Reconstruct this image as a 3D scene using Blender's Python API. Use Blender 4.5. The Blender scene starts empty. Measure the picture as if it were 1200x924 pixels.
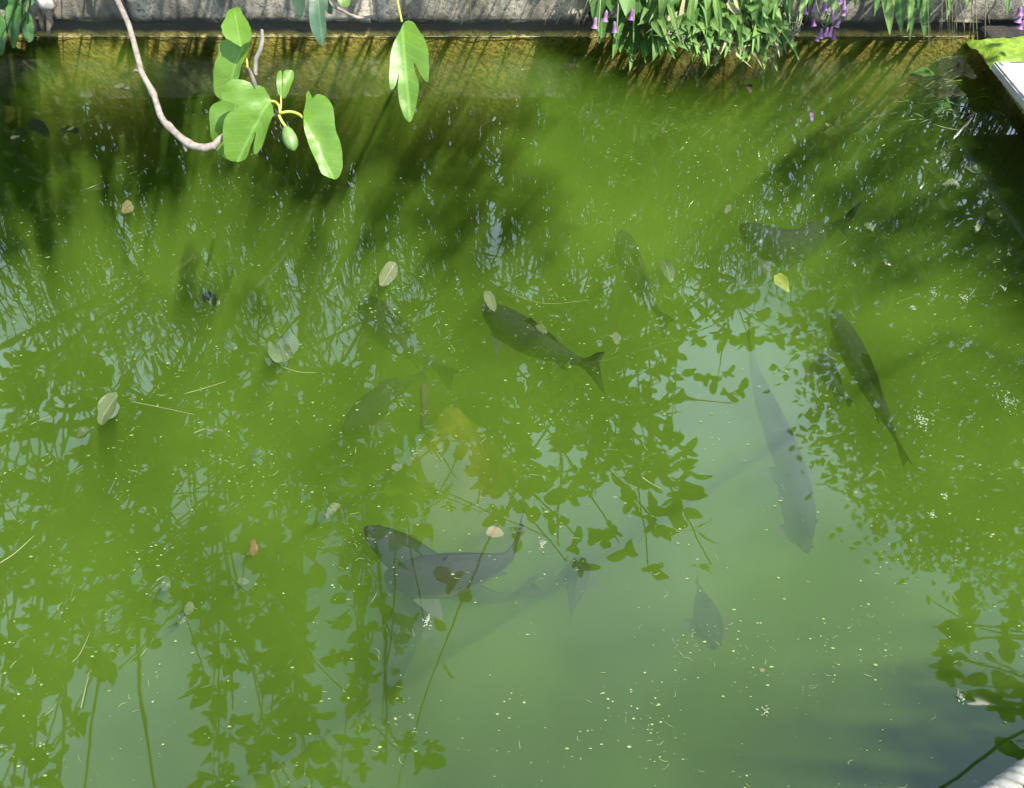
import bpy, math, random, bmesh
from mathutils import Vector, Matrix, noise, geometry
R = math.radians
rnd = random.Random(11)
sc = bpy.context.scene
COL = sc.collection

# ------------------------------------------------------------------ camera
CAMH = 1.8; PITCH = R(50); F = 950.0
cam = bpy.data.cameras.new('camera'); camo = bpy.data.objects.new('camera', cam); COL.objects.link(camo)
camo.location = (0, 0, CAMH); camo.rotation_euler = (R(90) - PITCH, 0, 0)
cam.sensor_width = 36; cam.lens = 36 * F / 1200; cam.clip_start = .02; cam.clip_end = 800
sc.camera = camo
CM = camo.rotation_euler.to_matrix()
EYE = Vector((0, 0, CAMH))

# ------------------------------------------------------------------ light
S = Vector((.5, -.35, 1)).normalized()
w = bpy.data.worlds.new('World'); sc.world = w; w.use_nodes = True
nt = w.node_tree; nt.nodes.clear(); L = nt.links.new
def wn(t): return nt.nodes.new(t)
wo = wn('ShaderNodeOutputWorld'); bg = wn('ShaderNodeBackground'); sky = wn('ShaderNodeTexSky')
sky.sky_type = 'NISHITA'; sky.sun_disc = False; sky.sun_elevation = math.asin(S.z); sky.sun_rotation = math.atan2(S.x, S.y)
sky.dust_density = .8; sky.ozone_density = 2.0
bg.inputs[1].default_value = .1
# broken thin cloud over the whole dome
tc = wn('ShaderNodeTexCoord'); n1 = wn('ShaderNodeTexNoise'); n1.inputs['Scale'].default_value = 1.9; n1.inputs['Detail'].default_value = 6; n1.inputs['Roughness'].default_value = .55
mp = wn('ShaderNodeMapping'); mp.inputs['Location'].default_value = (1.8, 9.0, 3.0); mp.inputs['Scale'].default_value = (1, 1, 1.3)
rp = wn('ShaderNodeValToRGB'); rp.color_ramp.elements[0].position = .43; rp.color_ramp.elements[1].position = .62
rp.color_ramp.elements[0].color = (.20, .20, .20, 1); rp.color_ramp.elements[1].color = (.8, .8, .8, 1)
mx = wn('ShaderNodeMixRGB'); mx.inputs[2].default_value = (7.0, 9.0, 11.6, 1)
L(tc.outputs['Generated'], mp.inputs[0]); L(mp.outputs[0], n1.inputs['Vector']); L(n1.outputs[0], rp.inputs[0]); sz = wn('ShaderNodeSeparateXYZ'); mr = wn('ShaderNodeMapRange'); mm = wn('ShaderNodeMath'); mm.operation = 'MULTIPLY'
mr.inputs['From Min'].default_value = .70; mr.inputs['From Max'].default_value = .97; mr.inputs['To Min'].default_value = 1.45; mr.inputs['To Max'].default_value = .30
L(tc.outputs['Generated'], sz.inputs[0]); L(sz.outputs[2], mr.inputs['Value'])      # cloud veil thins toward the zenith
L(rp.outputs[0], mm.inputs[0]); L(mr.outputs[0], mm.inputs[1]); L(mm.outputs[0], mx.inputs[0])
L(sky.outputs[0], mx.inputs[1]); L(mx.outputs[0], bg.inputs[0]); L(bg.outputs[0], wo.inputs[0])
sl = bpy.data.lights.new('sun', 'SUN'); sl.energy = 4; sl.angle = R(.5); sl.color = (1, .95, .86)
so = bpy.data.objects.new('sun', sl); COL.objects.link(so); so.rotation_euler = S.to_track_quat('Z', 'Y').to_euler()
so.location = S * 30
sc.view_settings.view_transform = 'Standard'; sc.view_settings.look = 'None'; sc.view_settings.exposure = 2.0; sc.view_settings.gamma = 1
sc.cycles.volume_bounces = 3; sc.cycles.max_bounces = 10; sc.cycles.transparent_max_bounces = 24
sc.cycles.use_denoising = True

# ------------------------------------------------------------------ helpers
def ray(u, v): return CM @ Vector(((u - 600) / F, (462 - v) / F, -1))
def at(u, v, z=0.0):
    d = ray(u, v); return EYE + d * ((z - CAMH) / d.z)
def atd(u, v, dep): return EYE + ray(u, v) * dep
def aty(u, v, y):
    d = ray(u, v); return EYE + d * (y / d.y)
def mir(u, v, h):                      # the place at height h that the water mirrors at u, v
    p = at(u, v); d = ray(u, v); d.z = -d.z
    return p + d * (h / d.z)
def miry(u, v, y):
    p = at(u, v); d = ray(u, v); d.z = -d.z
    return p + d * ((y - p.y) / d.y)

CMT = CM.transposed()
def in_frame(p, m=30):
    q = CMT @ (p - EYE)
    if q.z > -.05: return False
    u, v = 600 - F * q.x / q.z, 462 + F * q.y / q.z
    return -m < u < 1200 + m and v > -m

class MB:
    def __init__(s): s.v = []; s.f = []; s.uv = []; s.tint = []
    def add(s, vs, fs, uv=None, tint=None):
        o = len(s.v); s.v += [tuple(p) for p in vs]; s.f += [tuple(i + o for i in f) for f in fs]
        s.uv += list(uv) if uv else [(0, 0)] * len(vs)
        s.tint += [tint if tint is not None else .5] * len(vs)
    def build(s, name, mat, parent=None, smooth=True, stuff=False, loc=None):
        me = bpy.data.meshes.new(name)
        base = Vector(loc) if loc is not None else Vector((0, 0, 0))
        me.from_pydata([tuple(Vector(p) - base) for p in s.v], [], s.f); me.update()
        ul = me.uv_layers.new(name='uv')
        for lp in me.loops: ul.data[lp.index].uv = s.uv[lp.vertex_index]
        at_ = me.attributes.new('tint', 'FLOAT', 'POINT')
        at_.data.foreach_set('value', s.tint)
        if smooth: me.polygons.foreach_set('use_smooth', [True] * len(me.polygons))
        me.materials.append(mat)
        ob = bpy.data.objects.new(name, me); COL.objects.link(ob)
        if parent is not None:
            ob.parent = parent; ob.location = base - parent.location if loc is not None else -parent.location
        else: ob.location = base
        if stuff: ob['kind'] = 'stuff'
        return ob

def tag(o, label=None, cat=None, group=None, kind=None):
    if label: o['label'] = label
    if cat: o['category'] = cat
    if group: o['group'] = group
    if kind: o['kind'] = kind
    return o
def empty(name, loc, label, cat, group=None):
    o = bpy.data.objects.new(name, None); COL.objects.link(o); o.location = loc; o.empty_display_size = .05
    return tag(o, label, cat, group)

def tube_pts(mb, pts, rads, n=7, cap=True, tint=.5, jit=0):
    rings = []; vs = []; fs = []
    pts = [Vector(p) for p in pts]
    for i, p in enumerate(pts):
        t = (pts[min(i + 1, len(pts) - 1)] - pts[max(i - 1, 0)])
        if t.length < 1e-9: t = Vector((0, 0, 1))
        t.normalize()
        a = Vector((1, 0, 0)) if abs(t.x) < .8 else Vector((0, 1, 0))
        x = t.cross(a).normalized(); y = t.cross(x)
        for k in range(n):
            an = 2 * math.pi * k / n; r = rads[i] * (1 + (rnd.uniform(-jit, jit) if jit else 0))
            vs.append(p + x * math.cos(an) * r + y * math.sin(an) * r)
    for i in range(len(pts) - 1):
        for k in range(n):
            fs.append((i * n + k, i * n + (k + 1) % n, (i + 1) * n + (k + 1) % n, (i + 1) * n + k))
    if cap:
        fs.append(tuple(range(n))[::-1]); fs.append(tuple((len(pts) - 1) * n + k for k in range(n)))
    mb.add(vs, fs, None, tint)
def smooth_path(pts, k=4):                # Catmull-Rom
    pts = [Vector(p) for p in pts]; out = []
    q = [pts[0] * 2 - pts[1]] + pts + [pts[-1] * 2 - pts[-2]]
    for i in range(1, len(q) - 2):
        for j in range(k):
            t = j / k; a, b, c, d = q[i - 1], q[i], q[i + 1], q[i + 2]
            out.append(.5 * ((2 * b) + (c - a) * t + (2 * a - 5 * b + 4 * c - d) * t * t + (3 * b - a - 3 * c + d) * t ** 3))
    out.append(pts[-1]); return out
def interp(vals, n):
    m = len(vals) - 1; out = []
    for i in range(n):
        t = i / (n - 1) * m; k = min(int(t), m - 1); out.append(vals[k] + (vals[k + 1] - vals[k]) * (t - k))
    return out

def cdt(outline, step):                   # triangulate a 2D outline with inner points
    pts = []
    n = len(outline)
    for i in range(n):
        a = Vector(outline[i]); b = Vector(outline[(i + 1) % n]); m = max(1, int((b - a).length / step))
        for j in range(m): pts.append(a + (b - a) * j / m)
    nb = len(pts)
    x0 = min(p.x for p in pts); x1 = max(p.x for p in pts); y0 = min(p.y for p in pts); y1 = max(p.y for p in pts)
    def inside(q):
        c = False
        for i in range(nb):
            a, b = pts[i], pts[i - 1]
            if (a.y > q.y) != (b.y > q.y) and q.x < (b.x - a.x) * (q.y - a.y) / (b.y - a.y) + a.x: c = not c
        return c
    inner = []; r = 0; y = y0
    while y < y1:
        x = x0 + (step / 2 if r % 2 else 0)
        while x < x1:
            q = Vector((x, y))
            if inside(q) and min((q - p).length for p in pts) > step * .5: inner.append(q)
            x += step
        y += step * .87; r += 1
    vs, es, fs, *_ = geometry.delaunay_2d_cdt(pts + inner, [(i, (i + 1) % nb) for i in range(nb)], [list(range(nb))], 1, 1e-6)
    return [Vector((p[0], p[1])) for p in vs], [tuple(f) for f in fs]

def rounded(outline, k=3):
    n = len(outline); out = []
    for i in range(n):
        a, b, c, d = (Vector(outline[(i + j) % n]) for j in (-1, 0, 1, 2))
        for j in range(k):
            t = j / k
            out.append(.5 * ((2 * b) + (c - a) * t + (2 * a - 5 * b + 4 * c - d) * t * t + (3 * b - a - 3 * c + d) * t ** 3))
    return out

# ------------------------------------------------------------------ materials
def newmat(name):
    m = bpy.data.materials.new(name); m.use_nodes = True; t = m.node_tree
    return m, t, t.nodes['Principled BSDF'], t.nodes['Material Output']
def N(t, typ, **kw):
    n = t.nodes.new(typ)
    for k, v in kw.items():
        if k in n.inputs.keys(): n.inputs[k].default_value = v
        else: setattr(n, k, v)
    return n
def ramp(t, fac, stops):
    r = t.nodes.new('ShaderNodeValToRGB'); e = r.color_ramp.elements
    while len(e) < len(stops): e.new(.5)
    for i, (p, c) in enumerate(stops): e[i].position = p; e[i].color = (*c, 1)
    t.links.new(fac, r.inputs[0]); return r.outputs[0]
def noise_tex(t, scale, detail=4, rough=.55, coord='Object', stretch=None):
    tcn = t.nodes.new('ShaderNodeTexCoord'); n = t.nodes.new('ShaderNodeTexNoise')
    n.inputs['Scale'].default_value = scale; n.inputs['Detail'].default_value = detail; n.inputs['Roughness'].default_value = rough
    src = tcn.outputs[coord]
    if stretch:
        m = t.nodes.new('ShaderNodeMapping'); m.inputs['Scale'].default_value = stretch; t.links.new(src, m.inputs[0]); src = m.outputs[0]
    t.links.new(src, n.inputs['Vector']); return n.outputs[0]
def mixc(t, fac, a, b, mode='MIX'):
    m = t.nodes.new('ShaderNodeMixRGB'); m.blend_type = mode
    for i, x in ((0, fac), (1, a), (2, b)):
        if hasattr(x, 'is_output'): t.links.new(x, m.inputs[i])
        elif isinstance(x, (int, float)): m.inputs[i].default_value = x
        else: m.inputs[i].default_value = (*x, 1)
    return m.outputs[0]
def bump(t, h, dist, strength=1.0):
    b = t.nodes.new('ShaderNodeBump'); b.inputs['Distance'].default_value = dist; b.inputs['Strength'].default_value = strength
    t.links.new(h, b.inputs['Height']); return b.outputs[0]
def math_(t, op, a, b=None, c=None):
    m = t.nodes.new('ShaderNodeMath'); m.operation = op
    for i, x in enumerate((a, b, c)):
        if x is None: continue
        if hasattr(x, 'is_output'): t.links.new(x, m.inputs[i])
        else: m.inputs[i].default_value = x
    return m.outputs[0]

ALB = .55                                  # exposed for the dark water
def sc_(c): return tuple(x * ALB for x in c)
def leaf_mat(name, c0, c1, trans=.35, tcol=None, rough=.42, vein=.5, spec=.5, blotch=None):
    c0, c1 = sc_(c0), sc_(c1); tcol = sc_(tcol) if tcol else None; blotch = (blotch[0], sc_(blotch[1])) if blotch else None
    m, t, p, out = newmat(name)
    a = t.nodes.new('ShaderNodeAttribute'); a.attribute_name = 'tint'
    col = mixc(t, a.outputs['Fac'], c0, c1)
    if blotch:
        nz = noise_tex(t, blotch[0], 4); col = mixc(t, ramp(t, nz, [(.45, (0, 0, 0)), (.62, (1, 1, 1))]), col, blotch[1])
    hgt = None
    if vein:
        uv = t.nodes.new('ShaderNodeUVMap'); uv.uv_map = 'uv'; sp = t.nodes.new('ShaderNodeSeparateXYZ'); t.links.new(uv.outputs[0], sp.inputs[0])
        s_ = math_(t, 'ABSOLUTE', sp.outputs[0])
        mid = math_(t, 'LESS_THAN', s_, .016)
        q = math_(t, 'SUBTRACT', sp.outputs[1], math_(t, 'MULTIPLY', s_, .75))
        fr = math_(t, 'FRACT', math_(t, 'MULTIPLY', q, 8))
        lat = math_(t, 'LESS_THAN', math_(t, 'ABSOLUTE', math_(t, 'SUBTRACT', fr, .5)), .06)
        vv = math_(t, 'MAXIMUM', mid, math_(t, 'MULTIPLY', lat, .45))
        col = mixc(t, math_(t, 'MULTIPLY', vv, vein), col, tuple(min(1, x * 1.7 + .03) for x in c1))
        hgt = math_(t, 'MULTIPLY', vv, -1)
        vo = t.nodes.new('ShaderNodeTexVoronoi'); vo.feature = 'DISTANCE_TO_EDGE'; vo.inputs['Scale'].default_value = 22; t.links.new(uv.outputs[0], vo.inputs['Vector'])
        net = math_(t, 'LESS_THAN', vo.outputs['Distance'], .05)
        col = mixc(t, math_(t, 'MULTIPLY', net, .16), col, tuple(x * 1.5 + .02 for x in c1)); hgt = math_(t, 'SUBTRACT', hgt, math_(t, 'MULTIPLY', net, .6))
    fine = noise_tex(t, 60, 3)
    col = mixc(t, math_(t, 'MULTIPLY', fine, .25), col, tuple(x * .45 for x in c0))
    t.links.new(col, p.inputs['Base Color']); p.inputs['Roughness'].default_value = rough; p.inputs['Specular IOR Level'].default_value = spec
    b = bump(t, fine if hgt is None else math_(t, 'ADD', hgt, fine), .0008, .7)
    t.links.new(b, p.inputs['Normal'])
    tr = t.nodes.new('ShaderNodeBsdfTranslucent')
    if tcol: t.links.new(mixc(t, .75, col, tcol), tr.inputs[0])
    else: t.links.new(col, tr.inputs[0])
    mixs = t.nodes.new('ShaderNodeMixShader'); mixs.inputs[0].default_value = trans
    t.links.new(p.outputs[0], mixs.inputs[1]); t.links.new(tr.outputs[0], mixs.inputs[2]); t.links.new(mixs.outputs[0], out.inputs[0])
    return m
def plain(name, c0, c1, scale, rough=.8, bd=.003, detail=5, stretch=None, spec=.3):
    c0, c1 = sc_(c0), sc_(c1)
    m, t, p, out = newmat(name)
    n = noise_tex(t, scale, detail, .6, stretch=stretch)
    t.links.new(ramp(t, n, [(.3, c0), (.7, c1)]), p.inputs['Base Color']); p.inputs['Roughness'].default_value = rough; p.inputs['Specular IOR Level'].default_value = spec
    if bd: t.links.new(bump(t, n, bd), p.inputs['Normal'])
    return m

M = {}
M['fig'] = leaf_mat('fig_leaf', (.11, .26, .018), (.19, .37, .035), .40, (.36, .70, .02), .43, .48, .5, (22, (.19, .36, .03)))
M['canopy'] = leaf_mat('canopy_leaf', (.07, .17, .018), (.20, .33, .03), .38, (.18, .38, .02), .45, 0)
M['fig_dull'] = leaf_mat('fig_leaf_bluish', (.05, .13, .06), (.08, .17, .075), .25, None, .45, .4)
M['strap'] = leaf_mat('strap_leaf', (.07, .20, .025), (.26, .42, .10), .35, (.26, .46, .05), .52, .4, .3)
M['gloss_strap'] = leaf_mat('glossy_strap_leaf', (.14, .36, .05), (.52, .64, .28), .3, (.3, .5, .06), .26, 0, .9)
M['broad'] = leaf_mat('broad_leaf', (.045, .15, .022), (.13, .29, .05), .3, (.16, .36, .03), .5, .4, .35)
M['crinkle'] = leaf_mat('crinkled_leaf', (.03, .12, .018), (.07, .2, .03), .25, (.12, .3, .02), .5, .5, .35, (40, (.10, .2, .08)))
M['tree'] = leaf_mat('tree_leaf', (.13, .25, .012), (.36, .48, .03), .35, (.16, .3, .02), .5, 0)
M['hedge'] = leaf_mat('hedge_leaf', (.03, .075, .014), (.08, .15, .03), .3, (.1, .2, .02), .45, 0)
M['seed'] = leaf_mat('seed_head', (.22, .25, .13), (.36, .38, .22), .3, None, .7, 0)
M['petal'] = leaf_mat('purple_petal', (.36, .13, .42), (.55, .30, .58), .4, None, .5, 0)
M['pale_leaf'] = leaf_mat('bleached_leaf', (.08, .14, .045), (.18, .235, .11), .2, None, .35, .5, .6)
M['tan_leaf'] = leaf_mat('tan_leaf', (.24, .22, .09), (.34, .30, .13), .2, None, .6, .4)
M['rust_leaf'] = leaf_mat('rusty_leaf', (.22, .13, .04), (.34, .24, .10), .2, None, .6, .4)
M['lime_leaf'] = leaf_mat('lime_leaf', (.26, .38, .03), (.40, .46, .05), .3, (.4, .5, .03), .5, .5)
M['sunk_leaf'] = leaf_mat('sunken_leaf', (.2, .26, .12), (.3, .34, .2), .2, None, .5, .5)
M['bark'] = plain('fig_bark', (.17, .14, .115), (.38, .325, .27), 55, .8, .0015, stretch=(1, 1, 1))
M['bark_grey'] = plain('grey_bark', (.10, .09, .08), (.30, .28, .25), 30, .85, .003)
M['trunk'] = plain('trunk_bark', (.06, .045, .03), (.16, .13, .09), 14, .9, .01, stretch=(1, 1, .25))
M['petiole'] = plain('petiole', (.34, .38, .06), (.45, .46, .08), 30, .45, .0003)
M['stem'] = plain('green_stem', (.12, .2, .05), (.24, .32, .1), 30, .5, .0005)
M['straw'] = plain('wet_straw', (.14, .16, .05), (.28, .27, .12), 40, .6, .0005)
M['dry'] = plain('dry_grass', (.26, .25, .11), (.42, .38, .20), 40, .7, .0005)
M['fig_fruit'] = plain('fig_fruit', (.10, .19, .05), (.21, .31, .10), 45, .45, .001)
M['speck'] = plain('pollen_speck', (.11, .18, .04), (.27, .30, .15), 6, .8, 0)
M['scum_glint'] = plain('scum_glint', (.16, .15, .09), (.5, .48, .4), 25, .6, 0)  # pale waterline colour that also paints the sun glint along the wall
M['fluff'] = plain('seed_fluff', (.20, .24, .15), (.40, .42, .33), 30, .9, 0)
M['root'] = plain('dead_root', (.10, .07, .045), (.46, .39, .30), 28, .9, .006, stretch=(1, 1, .2))
M['soil'] = plain('soil', (.05, .04, .02), (.11, .10, .04), 8, .95, .01)
M['mud'] = plain('pond_mud', (.05, .06, .02), (.12, .12, .04), 4, .95, .01)
M['slab'] = plain('pale_concrete', (.30, .285, .25), (.52, .50, .46), 14, .85, .003, 8)
M['moss'] = plain('wet_moss', (.10, .20, .012), (.26, .38, .02), 36, .55, .008, spec=.5)
M['rope'] = plain('white_rope', (.20, .19, .16), (.34, .33, .29), 90, .85, .0008, stretch=(1, 1, 1))
M['kerb'] = plain('dark_timber', (.035, .025, .018), (.08, .06, .045), 20, .85, .003)
M['algae_mound'] = plain('algae_mound', (.20, .24, .03), (.48, .45, .06), 9, .9, .01)

def wall_mat():
    m, t, p, out = newmat('coping_stone')
    n = noise_tex(t, 5.5, 8, .65); f = noise_tex(t, 70, 6, .7); st = noise_tex(t, 9, 5, .6, stretch=(1, 1, .18))
    c = ramp(t, n, [(.30, (.07, .06, .042)), (.5, (.24, .21, .155)), (.68, (.40, .355, .28))])
    c = mixc(t, ramp(t, st, [(.44, (0, 0, 0)), (.62, (.85, .85, .85))]), c, (.045, .042, .032))
    c = mixc(t, ramp(t, f, [(.34, (1, 1, 1)), (.5, (0, 0, 0))]), c, (.05, .047, .04))
    # damp black film creeping up from the water
    tcn = t.nodes.new('ShaderNodeNewGeometry'); sp = t.nodes.new('ShaderNodeSeparateXYZ'); t.links.new(tcn.outputs['Position'], sp.inputs[0])
    hz = math_(t, 'ADD', sp.outputs[2], math_(t, 'MULTIPLY', math_(t, 'SUBTRACT', n, .5), .16))
    hz = math_(t, 'ADD', hz, math_(t, 'MULTIPLY', math_(t, 'SUBTRACT', f, .5), .03))
    c = mixc(t, ramp(t, hz, [(.075, (1, 1, 1)), (.115, (0, 0, 0))]), c, (.022, .02, .014))
    t.links.new(c, p.inputs['Base Color']); p.inputs['Roughness'].default_value = .85
    t.links.new(bump(t, math_(t, 'ADD', f, math_(t, 'MULTIPLY', n, 2)), .006), p.inputs['Normal'])
    return m
def face_mat():
    m, t, p, out = newmat('algae_render')
    n = noise_tex(t, 6, 6, .6); f = noise_tex(t, 48, 5, .65)
    tcn = t.nodes.new('ShaderNodeNewGeometry'); sp = t.nodes.new('ShaderNodeSeparateXYZ'); t.links.new(tcn.outputs['Position'], sp.inputs[0])
    c = ramp(t, n, [(.3, (.19, .15, .022)), (.55, (.29, .235, .04)), (.72, (.21, .22, .035))])
    c = mixc(t, ramp(t, f, [(.38, (1, 1, 1)), (.52, (0, 0, 0))]), c, (.10, .075, .012))
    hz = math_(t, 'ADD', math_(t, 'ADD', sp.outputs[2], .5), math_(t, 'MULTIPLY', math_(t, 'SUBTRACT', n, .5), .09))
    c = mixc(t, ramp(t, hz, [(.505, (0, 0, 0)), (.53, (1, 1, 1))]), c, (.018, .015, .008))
    t.links.new(c, p.inputs['Base Color']); p.inputs['Roughness'].default_value = .75
    t.links.new(bump(t, math_(t, 'ADD', f, n), .012), p.inputs['Normal'])
    return m
M['coping'] = wall_mat(); M['face'] = face_mat()

def water_mat():
    m = bpy.data.materials.new('pond_water'); m.use_nodes = True; t = m.node_tree; t.nodes.clear()
    out = t.nodes.new('ShaderNodeOutputMaterial'); mix = t.nodes.new('ShaderNodeMixShader'); fr = t.nodes.new('ShaderNodeFresnel'); fr.inputs[0].default_value = 1.62
    tr = t.nodes.new('ShaderNodeBsdfTransparent'); gl = t.nodes.new('ShaderNodeBsdfGlossy'); gl.inputs['Roughness'].default_value = 0.016
    n = noise_tex(t, 3.5, 1, .5); n2 = noise_tex(t, 16, 1, .5)
    b = bump(t, math_(t, 'ADD', n, math_(t, 'MULTIPLY', n2, .05)), (.0012), 1)
    t.links.new(b, gl.inputs['Normal'])
    k = t.links.new
    k(fr.outputs[0], mix.inputs[0]); k(tr.outputs[0], mix.inputs[1]); k(gl.outputs[0], mix.inputs[2]); k(mix.outputs[0], out.inputs[0])
    vs = t.nodes.new('ShaderNodeVolumeScatter'); va = t.nodes.new('ShaderNodeVolumeAbsorption'); ad = t.nodes.new('ShaderNodeAddShader')
    sig = [.268, .495, .058]; ab = [1.5, 1.32, 1.75]
    vs.inputs['Color'].default_value = (*[q / 4 for q in sig], 1); vs.inputs['Density'].default_value = 4; vs.inputs['Anisotropy'].default_value = 0.0
    va.inputs['Color'].default_value = (*[1 - q / 4 for q in ab], 1); va.inputs['Density'].default_value = 4
    hn = noise_tex(t, 2.3, 3, .5)                              # drifting plumes of algae
    k(math_(t, 'MAXIMUM', math_(t, 'MULTIPLY_ADD', hn, 9.5, .15), .8), vs.inputs['Density'])
    k(vs.outputs[0], ad.inputs[0]); k(va.outputs[0], ad.inputs[1]); k(ad.outputs[0], out.inputs[1])
    return m
M['water'] = water_mat()

def fish_mat(name, back, belly):
    m, t, p, out = newmat(name)
    uv = t.nodes.new('ShaderNodeUVMap'); uv.uv_map = 'uv'; sp = t.nodes.new('ShaderNodeSeparateXYZ'); t.links.new(uv.outputs[0], sp.inputs[0])
    vo = t.nodes.new('ShaderNodeTexVoronoi'); vo.inputs['Scale'].default_value = 34
    t.links.new(uv.outputs[0], vo.inputs['Vector'])
    c = ramp(t, sp.outputs[0], [(.45, back), (.9, belly)])
    c = mixc(t, math_(t, 'MULTIPLY', vo.outputs['Distance'], .5), c, tuple(x * .4 for x in back))
    t.links.new(c, p.inputs['Base Color']); p.inputs['Roughness'].default_value = .7; p.inputs['Specular IOR Level'].default_value = .03
    return m
M['carp'] = fish_mat('carp_skin', (.014, .016, .016), (.05, .05, .034))
M['carp_pale'] = fish_mat('pale_carp_skin', (.02, .02, .017), (.22, .22, .15))
M['carp_fin'] = plain('carp_fin', (.03, .03, .026), (.05, .046, .036), 30, .7, 0)
M['pale_fin'] = plain('pale_fin', (.05, .055, .042), (.085, .09, .065), 30, .5, 0)

# ------------------------------------------------------------------ boxes
def box_mb(mb, x0, x1, y0, y1, z0, z1, bev=0.0, seg=1, rough=0.0, sub=0):
    bm = bmesh.new(); bmesh.ops.create_cube(bm, size=1)
    for v in bm.verts: v.co = Vector((x0 + (v.co.x + .5) * (x1 - x0), y0 + (v.co.y + .5) * (y1 - y0), z0 + (v.co.z + .5) * (z1 - z0)))
    if bev: bmesh.ops.bevel(bm, geom=bm.edges[:], offset=bev, segments=seg, affect='EDGES')
    if sub: bmesh.ops.subdivide_edges(bm, edges=bm.edges[:], cuts=sub, use_grid_fill=True)
    if rough:
        bm.normal_update()
        for v in bm.verts: v.co += v.normal * noise.noise(v.co * 9) * rough + v.normal * noise.noise(v.co * 31) * rough * .4
    bm.verts.index_update()
    mb.add([v.co for v in bm.verts], [[v.index for v in f.verts] for f in bm.faces]); bm.free()

YW = 3.66; XR = 2.09; XL = -4.2; YN = .30
# ================================================================== SETTING
mb = MB(); box_mb(mb, XL - .02, XR + .02, YN - .32, YW + .015, -1.22, 0)
water = mb.build('water', M['water'], smooth=False); tag(water, 'murky green pond water with still mirror surface', None, None, 'structure')
del water['label']
mb = MB()
n = 40
for j in range(n + 1):
    for i in range(n + 1):
        x = XL - .1 + (XR - XL + .2) * i / n; y = -.2 + (YW + .4) * j / n
        mb.v.append((x, y, -1.0 + .12 * noise.noise(Vector((x * 1.1, y * 1.1, 0))))); mb.uv.append((0, 0)); mb.tint.append(.5)
mb.f = [(j * (n + 1) + i, j * (n + 1) + i + 1, (j + 1) * (n + 1) + i + 1, (j + 1) * (n + 1) + i) for j in range(n) for i in range(n)]
tag(mb.build('pond_floor', M['mud']), kind='structure')
# ground sheet round the pond, out to the horizon
mb = MB(); G = 250.0; zg = .17
for (x0, x1, y0, y1) in ((-G, G, YW + .30, G), (-G, XL - .2, -G, YW + .30), (XR + .28, G, -G, YW + .30), (XL - .2, XR + .28, -G, YN - .42)):
    mb.add([(x0, y0, zg), (x1, y0, zg), (x1, y1, zg), (x0, y1, zg)], [(0, 1, 2, 3)])
tag(mb.build('ground', M['soil'], smooth=False), kind='structure')

# far wall: algae covered face with a row of coping stones
wall = empty('garden_wall', (0, YW, 0), 'long weathered stone pond wall with algae below the waterline', 'wall')
mb = MB(); nx, nz = 180, 36
def face_y(x, z): return YW + .012 * noise.noise(Vector((x * 3, z * 3, 1))) + .006 * noise.noise(Vector((x * 14, z * 14, 4)))
vs = []
for j in range(nz + 1):
    for i in range(nx + 1):
        x = XL - .1 + (XR + .3 - XL + .1) * i / nx; z = -1.15 + 1.25 * j / nz; vs.append((x, face_y(x, z), z))
mb.add(vs, [(j * (nx + 1) + i, j * (nx + 1) + i + 1, (j + 1) * (nx + 1) + i + 1, (j + 1) * (nx + 1) + i) for j in range(nz) for i in range(nx)])
mb.build('wall_face', M['face'], wall)
mb = MB(); box_mb(mb, XL - .1, XR + .3, YW + .03, YW + .32, -1.2, .07); mb.build('wall_core', M['face'], wall, False)
xs = [XL - .1, -3.1, -1.72, -.62, .35, 1.32, 2.39]
for i in range(len(xs) - 1):
    mb = MB(); dz = rnd.uniform(-.008, .01); dy = rnd.uniform(-.008, .008)
    box_mb(mb, xs[i] + .004, xs[i + 1] - .004, YW - .028 + dy, YW + .34, .066 + dz, .30 + dz * .5, .016, 2, .012, 9)
    mb.build('coping_stone', M['coping'], wall)
# pale ribbon at the waterline, widened mid wall to imitate a sun glint
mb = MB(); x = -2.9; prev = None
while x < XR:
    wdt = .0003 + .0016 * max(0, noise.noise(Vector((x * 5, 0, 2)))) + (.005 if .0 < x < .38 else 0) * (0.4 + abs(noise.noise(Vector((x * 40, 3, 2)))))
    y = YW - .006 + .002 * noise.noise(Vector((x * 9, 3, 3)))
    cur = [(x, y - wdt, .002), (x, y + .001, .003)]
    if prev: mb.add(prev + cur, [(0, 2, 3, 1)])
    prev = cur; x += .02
tag(mb.build('scum_glint_line', M['scum_glint']), 'thin pale line along the foot of the stone wall with a painted sun glint', 'scum_glint', None, 'stuff')

# right bank wall, moss shelf, slab
bank = empty('bank_wall', (XR, 2, 0), 'low dark damp wall along the right edge of the pond', 'wall')
mb = MB(); box_mb(mb, XR, XR + .30, YN - .3, YW - .06, -1.2, .085, .01, 1, .012, 8); mb.build('wall_face', M['face'], bank)
mb = MB(); vs = []; nx, ny = 16, 16
p0, p1, p2, p3 = at(1133, 44, .10), at(1215, 38, .11), at(1215, 80, .12), at(1168, 76, .11)
for j in range(ny + 1):
    for i in range(nx + 1):
        a, b = i / nx, j / ny; q = (p0 * (1 - a) + p1 * a) * (1 - b) + (p3 * (1 - a) + p2 * a) * b
        e = min(a, 1 - a, b, 1 - b)
        q = q + Vector((.02 * noise.noise(q * 12), .02 * noise.noise(q * 12 + Vector((5, 0, 0))), (.03 * min(1, e * 5) + .012 * noise.noise(q * 25)) - .02)); vs.append(q)
mb.add(vs, [(j * (nx + 1) + i, j * (nx + 1) + i + 1, (j + 1) * (nx + 1) + i + 1, (j + 1) * (nx + 1) + i) for j in range(ny) for i in range(nx)])
tag(mb.build('moss_patch', M['moss']), 'bright wet green moss covering the corner of the right bank', 'moss', None, 'stuff')
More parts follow.
